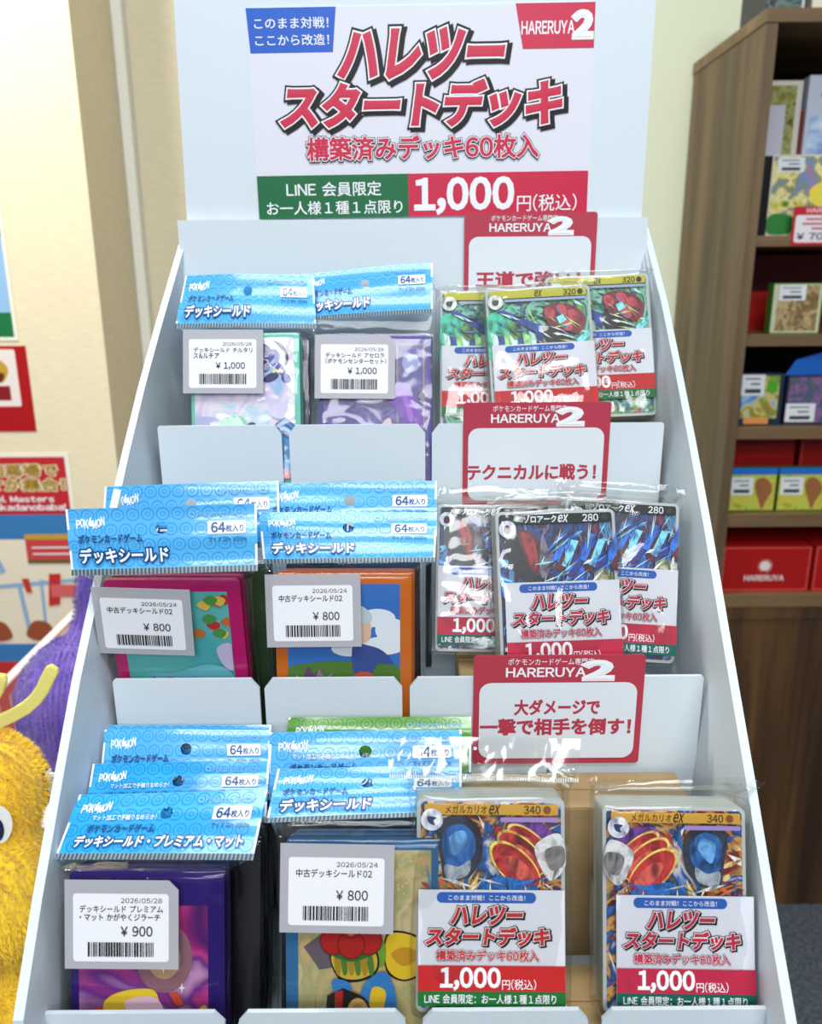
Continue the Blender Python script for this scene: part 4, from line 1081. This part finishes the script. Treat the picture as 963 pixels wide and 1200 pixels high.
def f_olive(p):
    p.rect(0.0, 0.0, 1, 1, M((200, 196, 186), 0.4)); p.rect(0.0, 0.03, 0.86, 0.86, A_OLIVE); p.rect(0.0, 0.15, 0.62, 0.80, M((186, 186, 196), 0.4))
simple_box('card_binder', 'binder', 'olive and grey card binder standing at left on the top bookcase shelf', 0.5565, 0.6195, 1.2621, 1.4955, 1.42, 0.02, M((200, 196, 186), 0.4), f_olive)
def f_bluew(p):
    p.rect(0, 0, 1, 1, M((190, 196, 210), 0.4)); p.rect(0.06, 0.24, 1, 0.9, A_BLUEW); p.rect(0.2, 0.1, 0.95, 0.13, M((110, 120, 150), 0.4)); p.rect(0.5, 0.3, 1, 0.6, M((226, 226, 230), 0.4))
simple_box('card_binder', 'binder', 'pale blue and white binder standing beside the olive binder', 0.631, 0.735, 1.2621, 1.504, 1.425, 0.02, M((196, 200, 210), 0.4), f_bluew)
simple_box('red_folder', 'folder', 'thin dark red folder between the two binders on the top shelf', 0.6215, 0.6295, 1.2621, 1.455, 1.43, 0.04, DRED)
b = MB(); b.box((-0.009, 0, 0), (0.009, 0.05, 0.118), M((20, 16, 18), 0.35)); b.box((-0.010, 0.008, 0.002), (-0.009, 0.05, 0.11), DRED)
o = b.build('display_box', bevel=0.001); o.location = (0.5545, 1.37, 1.2621); tag(o, 'narrow black and red case beside the yellow boxed set on the top shelf', 'case')
def f_yel(p):
    p.rect(0.02, 0.02, 1, 0.97, A_YEL); small_label(p, 0.07, 0.03, 0.40, 0.21)
    p.blob([(0.5, 0.45), (0.62, 0.34), (0.9, 0.28), (1.0, 0.4), (0.8, 0.5), (0.6, 0.62)], M((230, 216, 90), 0.4)); p.blob([(0.70, 0.55), (0.85, 0.5), (0.9, 0.65), (0.75, 0.7)], M((70, 90, 70), 0.4)); p.blob([(0.02, 0.75), (0.2, 0.72), (0.36, 0.8), (0.3, 0.96), (0.02, 0.96)], M((60, 140, 70), 0.4)); p.blob([(0.86, 0.62), (1.0, 0.6), (1.0, 0.75), (0.9, 0.76)], M((206, 60, 110), 0.4))
simple_box('boxed_card_set', 'box', 'boxed card set with bright yellow art and a white price tag on the top shelf', 0.5655, 0.69, 1.2621, 1.382, 1.375, 0.05, M((214, 210, 196), 0.4), f_yel)
p = Print(0.10, 0.057)
p.text('HARERUYA', 0.2, 0.04, 0.8, 0.16, M((240, 200, 200), 0.4), 0.03)
p.rect(0.04, 0.22, 0.96, 0.93, M((226, 222, 228), 0.45), 0.04); p.rect(0.2, 0.30, 0.8, 0.35, M((190, 90, 100), 0.5)); p.rect(0.15, 0.42, 0.85, 0.47, M((190, 90, 100), 0.5)); p.rect(0.3, 0.54, 0.7, 0.59, M((190, 90, 100), 0.5))
p.text('¥ 70,200', 0.08, 0.68, 0.9, 0.88, M((70, 50, 60), 0.5), 0.02)
sheet_thing('price_sign', 'red framed price sign hung on the edge of the top bookcase shelf', 'sign', (0.6465, 1.3505, 1.2475), p, M((190, 40, 60), 0.45), 0.001)

simple_box('storage_box', 'box', 'dark red box at the back of the second bookcase shelf, above the plain red one', 0.545, 0.80, 1.1108, 1.2400, 1.615, 0.04, DRED)
simple_box('storage_box', 'box', 'plain red box at left on the second bookcase shelf', 0.545, 0.70, 1.1108, 1.176, 1.46, 0.15, RED)
def f_bei(p):
    p.rect(0.02, 0.02, 0.98, 0.98, M((206, 206, 180), 0.35)); p.rect(0.10, 0.04, 0.93, 0.95, A_BEIGE); small_label(p, 0.12, 0.03, 0.66, 0.34)
simple_box('sleeve_box', 'card pack', 'green edged card pack with a white tag on the second bookcase shelf', 0.587, 0.668, 1.1108, 1.190, 1.372, 0.02, M((86, 150, 60), 0.35), f_bei)
def f_sea(p):
    p.rect(0.06, 0.04, 0.9, 0.86, A_SEA); small_label(p, 0.04, 0.02, 0.56, 0.42); p.rect(0.15, 0.84, 0.72, 0.97, M((226, 160, 90), 0.4)); p.rect(0.62, 0.12, 0.86, 0.36, M((90, 170, 60), 0.4))
simple_box('sleeve_box', 'card pack', 'card pack with a blue and orange picture at left on the third bookcase shelf', 0.549, 0.622, 0.9594, 1.046, 1.372, 0.02, M((40, 60, 80), 0.35), f_sea)
def f_dusk(p):
    p.rect(0.04, 0.03, 0.96, 0.95, A_DUSK); small_label(p, 0.02, 0.56, 0.66, 0.93)
ob = simple_box('sleeve_box', 'card pack', 'card pack with mauve art and a blue header on the third bookcase shelf', 0.628, 0.705, 0.9594, 1.042, 1.372, 0.02, M((60, 50, 80), 0.35), f_dusk)
b = MB(); b.prism([(-0.042, 0.083), (0.042, 0.083), (0.044, 0.122), (0.03, 0.124), (-0.026, 0.108)], 0.006, 0.0068, M((40, 110, 196), 0.35)); b.build('header_card', ob)
simple_box('storage_box', 'box', 'red box behind the lime packs at left on the fourth bookcase shelf', 0.545, 0.690, 0.8089, 0.925, 1.45, 0.18, RED, frame_lines)
simple_box('storage_box', 'box', 'red box behind the lime packs at the right edge of the fourth shelf', 0.700, 0.845, 0.8089, 0.925, 1.45, 0.18, RED, frame_lines)
def f_lime(p):
    p.rect(0.02, 0.16, 0.98, 0.97, A_LIME); p.rect(0, 0, 1, 0.16, M((50, 120, 200), 0.35)); small_label(p, 0.05, 0.22, 0.52, 0.62)
    p.blob([(0.55, 0.42), (0.62, 0.24), (0.80, 0.26), (0.92, 0.5), (0.82, 0.75), (0.74, 0.95), (0.66, 0.75)], M((160, 110, 70), 0.4))
LG = 'lime card packs on the fourth bookcase shelf'
for x, lb in ((0.546, 'lime green card pack nearest the left side of the fourth bookcase shelf'), (0.632, 'lime green card pack second from the left on the fourth bookcase shelf'), (0.718, 'lime green card pack cut by the right picture edge on the fourth shelf')):
    simple_box('sleeve_box', 'card pack', lb, x, x + 0.083, 0.8089, 0.886, 1.372, 0.016, M((70, 110, 40), 0.35), f_lime, LG)
simple_box('storage_box', 'box', 'red box with a white sun logo on the lowest bookcase shelf', 0.545, 0.703, 0.662, 0.747, 1.365, 0.2, RED, sun_logo)
simple_box('storage_box', 'box', 'red box at the right picture edge beside the sun logo box', 0.708, 0.866, 0.662, 0.747, 1.365, 0.2, RED, sun_logo)
def f_dark(p): p.rect(0.0, 0, 0.9, 1, A_DARKT); p.rect(0.9, 0, 0.97, 1, M((206, 206, 206), 0.4))
simple_box('card_box', 'box', 'dark patterned box lying on top of the bookcase', 0.533, 0.592, 1.577, 1.66, 1.38, 0.1, M((60, 60, 70), 0.4), f_dark)
simple_box('card_box', 'box', 'white box on top of the bookcase beside the dark patterned box', 0.602, 0.70, 1.577, 1.66, 1.38, 0.1, M((226, 222, 206), 0.4))

# ------------------------------------------------------------------ posters on the pillar wall
p = Print(0.42, 0.236)
p.rect(0, 0, 0.985, 0.975, M((36, 120, 76), 0.4)); p.rect(0, 0.28, 0.985, 0.80, M((150, 186, 222), 0.4)); p.rect(0.5, 0.88, 0.9, 0.9, M((140, 190, 150), 0.5))
p.oval(0.86, 0.70, 0.08, 0.05, M((206, 226, 236), 0.4))
sheet_thing('wall_poster', 'green and pale blue poster in a white frame, highest on the wall at left', 'poster', (-0.886, 1.4485, 1.103), p, M((228, 228, 214), 0.4), 0.0015, group='posters on the left wall')
p = Print(0.36, 0.15)
p.rect(0.0, 0.04, 0.945, 0.70, M((226, 216, 214), 0.4), 0.01); p.rect(0, 0.46, 0.90, 0.63, M((140, 36, 40), 0.4)); p.rect(0, 0.3, 0.70, 0.46, M((176, 120, 140), 0.4))
p.blob([(0.80, 0.16), (0.85, 0.14), (0.90, 0.24), (0.89, 0.36), (0.86, 0.42), (0.82, 0.34), (0.79, 0.24)], M((190, 160, 60), 0.4)); p.blob([(0.82, 0.30), (0.88, 0.32), (0.86, 0.42), (0.83, 0.39)], M((110, 50, 40), 0.4))
p.text('販売中！', 0.55, 0.73, 0.82, 0.83, M((236, 200, 200), 0.4), 0.03); p.rect(0.4, 0.86, 0.82, 0.88, M((220, 150, 150), 0.4)); p.rect(0.4, 0.90, 0.82, 0.92, M((220, 150, 150), 0.4))
sheet_thing('wall_poster', 'red poster with a white panel, middle of three on the wall at left', 'poster', (-0.846, 1.4488, 0.944), p, M((172, 26, 32), 0.4), 0.0012, group='posters on the left wall')
p = Print(0.55, 0.62)
mr = M((190, 50, 58), 0.4)
p.rect(0.0, 0.012, 0.985, 0.185, mr); p.rect(0, 0.185, 0.985, 0.262, M((70, 130, 186), 0.4)); p.rect(0, 0.262, 0.985, 0.60, M((232, 222, 204), 0.4)); p.rect(0, 0.60, 0.985, 0.66, M((70, 130, 186), 0.4)); p.rect(0, 0.66, 0.985, 0.99, M((196, 60, 60), 0.4))
gd = M((196, 160, 70), 0.4); o_ = ((M((236, 226, 190), 0.4), 0.10), (M((90, 70, 30), 0.4), 0.04))
p.text('高田馬場で', 0.67, 0.034, 0.955, 0.068, gd, 0.0, 0.0, o_); p.text('デュエマが集合！', 0.54, 0.076, 0.975, 0.112, gd, 0.0, 0.0, o_)
p.text('Duel Masters', 0.70, 0.128, 0.935, 0.146, INK_WHITE, 0.02); p.text('is in Takadanobaba!', 0.63, 0.152, 0.97, 0.172, INK_WHITE, 0.02)
rb = M((150, 180, 214), 0.4)
for q in ([(0.3, 0.42), (0.7, 0.405), (0.985, 0.385), (0.985, 0.395), (0.7, 0.418), (0.3, 0.432)], [(0.86, 0.39), (0.985, 0.43), (0.985, 0.44), (0.86, 0.40)],
          [(0.77, 0.40), (0.785, 0.40), (0.80, 0.56), (0.785, 0.56)], [(0.85, 0.39), (0.86, 0.39), (0.855, 0.56), (0.845, 0.56)], [(0.70, 0.29), (0.71, 0.29), (0.74, 0.36), (0.72, 0.37)]): p.poly(q, rb)
p.rect(0.82, 0.245, 1.0, 0.335, M((200, 80, 80), 0.4)); p.rect(0.82, 0.245, 1.0, 0.262, gd); p.rect(0.82, 0.325, 1.0, 0.337, M((120, 100, 60), 0.4)); p.rect(0.84, 0.285, 0.97, 0.289, INK_WHITE); p.rect(0.84, 0.305, 0.97, 0.309, INK_WHITE)
p.poly([(0.885, 0.37), (0.925, 0.37), (0.91, 0.47), (0.87, 0.475)], M((196, 60, 60), 0.4)); p.rect(0.885, 0.405, 0.985, 0.445, M((214, 110, 110), 0.4)); p.poly([(0.79, 0.385), (0.815, 0.385), (0.82, 0.43), (0.80, 0.43)], M((196, 70, 50), 0.4))
for x in (0.83, 0.68): p.blob([(x - 0.05, 0.57), (x - 0.02, 0.525), (x + 0.03, 0.53), (x + 0.05, 0.575), (x, 0.59)], M((160, 90, 60), 0.4))
sheet_thing('wall_poster', 'red topped street map poster with blue roads, lowest on the wall at left', 'poster', (-0.889, 1.4485, 0.285), p, M((232, 228, 216), 0.4), 0.0012, group='posters on the left wall')

# ------------------------------------------------------------------ plush bin and plush toys
BIN_W = M((238, 236, 232), 0.5); LINER = M((182, 30, 34), 0.45)
bn = thing('plush_bin', 'open display bin with white rims and red lined walls left of the stand', 'bin', (-0.37, 0.8, 0))
def bb(name, a, c, m, bevel=0.001):
    b = MB(); b.box((a[0] + 0.37, a[1] - 0.8, a[2]), (c[0] + 0.37, c[1] - 0.8, c[2]), m); return b.build(name, bn, bevel=bevel)
ob = bb('side_wall', (-0.563, 0.30, 0), (-0.550, 1.32, 0.676), BIN_W)
b = MB(); b.box((0.0005, -0.49, 0.57), (0.0016, 0.51, 0.672), LINER)
pk = M((226, 196, 188), 0.45)
b.add([(0.0018, y - 0.8, z) for y, z in ((1.10, 0.672), (1.06, 0.655), (1.09, 0.63), (1.05, 0.61), (1.12, 0.59), (1.31, 0.59), (1.31, 0.672))], [tuple(range(7))], pk)
for y in (0.98, 1.01, 1.045): b.box((0.0017, y - 0.8, 0.60), (0.0019, y - 0.798, 0.66), pk)
o = b.build('printed_liner', ob); o.location = (-0.550 + 0.37, 0, 0)
bb('side_wall', (-0.190, 0.30, 0), (-0.178, 1.32, 0.64), BIN_W)
bb('end_wall', (-0.550, 1.308, 0), (-0.190, 1.32, 0.676), BIN_W); bb('end_wall', (-0.550, 0.30, 0), (-0.190, 0.312, 0.64), BIN_W)
bb('bin_floor', (-0.550, 0.312, 0.585), (-0.190, 1.308, 0.597), BIN_W)

def fur_material(name, c1, c2):
    m = bumped(name, c1, 130, 0.9, 0.006, 0.85, stretch=(1, 1, 0.45), c2=c2, cscale=28)
    m.node_tree.nodes['Principled BSDF'].inputs['Sheen Weight'].default_value = 0.4
    return m
YEL_FUR = fur_material('yellow_plush_fur', (255, 224, 66), (250, 206, 44)); PUR_FUR = fur_material('purple_plush_fur', (138, 112, 204), (108, 82, 184))
def soft(name, shapes, mat_, parent=None, res=0.008, amp=0.004, fr=60):
    """one continuous soft body grown from overlapping balls: (x, y, z, rx, ry, rz)"""
    bm = bmesh.new()
    for (x, y, z, rx, ry, rz) in shapes:
        g = bmesh.ops.create_icosphere(bm, subdivisions=4, radius=1)
        for v in g['verts']: v.co = Vector((x + v.co.x * rx, y + v.co.y * ry, z + v.co.z * rz))
    me = bpy.data.meshes.new(name); bm.to_mesh(me); bm.free()
    o = bpy.data.objects.new(name, me); COL.objects.link(o); me.materials.append(mat_)
    rm = o.modifiers.new('remesh', 'REMESH'); rm.mode = 'VOXEL'; rm.voxel_size = res; rm.use_smooth_shade = True
    dg = bpy.context.evaluated_depsgraph_get(); dg.update()
    m2 = bpy.data.meshes.new_from_object(o.evaluated_get(dg))
    o.modifiers.clear(); o.data = m2; bpy.data.meshes.remove(me); m2.name = name
    for v in m2.vertices:
        v.co += v.normal * amp * noise.noise(v.co * fr)
    for pl in m2.polygons: pl.use_smooth = True
    sm = o.modifiers.new('smooth', 'SMOOTH'); sm.iterations = 14; sm.factor = 0.6
    if parent: o.parent = parent
    return o
def fur(o, count, length, mat_, seed, parent):
    """short fur strands as thin tapering blades on the whole coat"""
    me = o.data; rnd = random.Random(seed)
    polys = me.polygons; areas = [pl.area for pl in polys]
    b = MB(); vs = []; fs = []
    for pl in rnd.choices(list(polys), weights=areas, k=count):
        idx = list(pl.vertices); ws = [rnd.random() for _ in idx]; s_ = sum(ws)
        c = Vector((0, 0, 0))
        for i, w_ in zip(idx, ws): c += me.vertices[i].co * (w_ / s_)
        n = pl.normal; fl_ = noise.noise_vector(c * 45)
        d = (n * 0.75 + Vector((0, -0.12, -0.45)) + fl_ * 0.55 + Vector((rnd.gauss(0, .16), rnd.gauss(0, .16), rnd.gauss(0, .16)))).normalized()
        ln = length * rnd.uniform(0.6, 1.15); sd = d.cross(n)
        if sd.length < 1e-4: continue
        sd = sd.normalized() * 0.00032
        k = len(vs); p1 = c + d * ln * 0.55 + n * ln * 0.12; p2 = c + d * ln
        vs += [c - sd - n * 0.001, c + sd - n * 0.001, p1 + sd * 0.7, p1 - sd * 0.7, p2]
        fs += [(k, k + 1, k + 2, k + 3), (k + 3, k + 2, k + 4)]
    b.add(vs, fs, mat_)
    q = b.build('plush_fur', parent, smooth=True); q['kind'] = 'stuff'
    return q

yp = thing('plush_toy', 'furry yellow plush toy with pale felt feelers in the bin left of the stand', 'plush toy', (-0.30, 0.46, 0.597))
yo = Vector((-0.30, 0.46, 0.597))
def rel(shapes, o_): return [(x - o_.x, y - o_.y, z - o_.z, a, c, d) for x, y, z, a, c, d in shapes]
yb = soft('body', rel([(-0.291, 0.478, 0.871, 0.0435, 0.043, 0.043), (-0.291, 0.457, 0.810, 0.0535, 0.052, 0.055), (-0.296, 0.448, 0.70, 0.058, 0.058, 0.085), (-0.296, 0.452, 0.645, 0.064, 0.064, 0.047)], yo), YEL_FUR, yp, 0.006, 0.003)
fur(yb, 60000, 0.0042, YEL_FUR, 4, yp)
def felt_strip(pts, w, th, mat_, name, parent, o_):
    b = MB(); n = len(pts); P_ = [Vector(q) - o_ for q in pts]; vs = []
    for i, q in enumerate(P_):
        d = (P_[min(n - 1, i + 1)] - P_[max(0, i - 1)]).normalized(); s_ = d.cross(Vector((0, 1, 0))).normalized()
        k = w * (1.0 if i < n - 1 else 0.55)
        for a, c in ((-k, -th), (k, -th), (k, th), (-k, th)): vs.append(q + s_ * a + Vector((0, c, 0)))
    fs = [(3, 2, 1, 0)]
    for i in range(n - 1):
        for a in range(4): fs.append((i * 4 + a, i * 4 + (a + 1) % 4, (i + 1) * 4 + (a + 1) % 4, (i + 1) * 4 + a))
    m = (n - 1) * 4; fs.append((m, m + 1, m + 2, m + 3))
    b.add(vs, fs, mat_)
    return b.build(name, parent, bevel=0.0012)
FELT = bumped('pale_yellow_felt', (226, 214, 128), 300, 0.3, 0.001, 0.9)
ft = smooth_open = [(-0.283, 0.474, 0.912), (-0.275, 0.473, 0.922), (-0.266, 0.474, 0.9275), (-0.257, 0.475, 0.9315), (-0.249, 0.476, 0.936), (-0.243, 0.4775, 0.941), (-0.238, 0.479, 0.9475), (-0.2345, 0.4805, 0.9545), (-0.2315, 0.482, 0.9600), (-0.230, 0.4825, 0.9618)]
felt_strip(ft, 0.0044, 0.0022, FELT, 'felt_feeler', yp, yo)
felt_strip([(-0.290, 0.476, 0.912), (-0.283, 0.478, 0.925), (-0.274, 0.479, 0.938), (-0.268, 0.480, 0.947), (-0.265, 0.481, 0.9545), (-0.2645, 0.482, 0.957)], 0.0044, 0.0022, FELT, 'felt_feeler', yp, yo)
b = MB(); pts = [(0.0075 * math.cos(a), 0.0125 * math.sin(a)) for a in (2 * math.pi * k / 20 for k in range(20))]
b.prism(pts, 0, 0.0015, M((240, 240, 240), 0.7)); b.prism([(x * 0.5 - 0.002, z * 0.62 - 0.002) for x, z in pts], -0.0008, 0.0, M((30, 44, 90), 0.6))
o = b.build('felt_patch', yp); o.location = Vector((-0.2595, 0.4435, 0.872)) - yo; o.rotation_euler = (R(-4), 0, R(46))
pts = [(-0.0035, -0.012), (0.0035, -0.012), (0.0035, 0.012), (-0.0035, 0.012)]
b = MB(); b.prism(pts, 0, 0.0008, M((230, 226, 222), 0.6)); b.prism([(x, z) for x, z in pts], 0.0025, 0.0033, M((206, 150, 150), 0.6))
b.prism([(-0.0006, 0.008), (0.0006, 0.008), (0.0006, 0.011), (-0.0006, 0.011)], -0.012, 0.0035, M((230, 226, 222), 0.6))
o = b.build('paper_tag', yp); o.location = Vector((-0.2465, 0.489, 0.869)) - yo; o.rotation_euler = (0, R(-4), R(84))

pp = thing('plush_toy', 'purple furry plush toy with one raised limb behind the yellow one', 'plush toy', (-0.38, 0.86, 0.597))
po = Vector((-0.38, 0.86, 0.597))
pb = soft('body', rel([(-0.376, 0.857, 0.735, 0.078, 0.07, 0.078), (-0.365, 0.857, 0.665, 0.072, 0.065, 0.072), (-0.380, 0.885, 0.80, 0.018, 0.018, 0.035), (-0.378, 0.895, 0.84, 0.0145, 0.015, 0.045), (-0.374, 0.90, 0.875, 0.012, 0.012, 0.04)], po), PUR_FUR, pp, 0.006, 0.003, 40)
fur(pb, 36000, 0.0045, PUR_FUR, 9, pp)
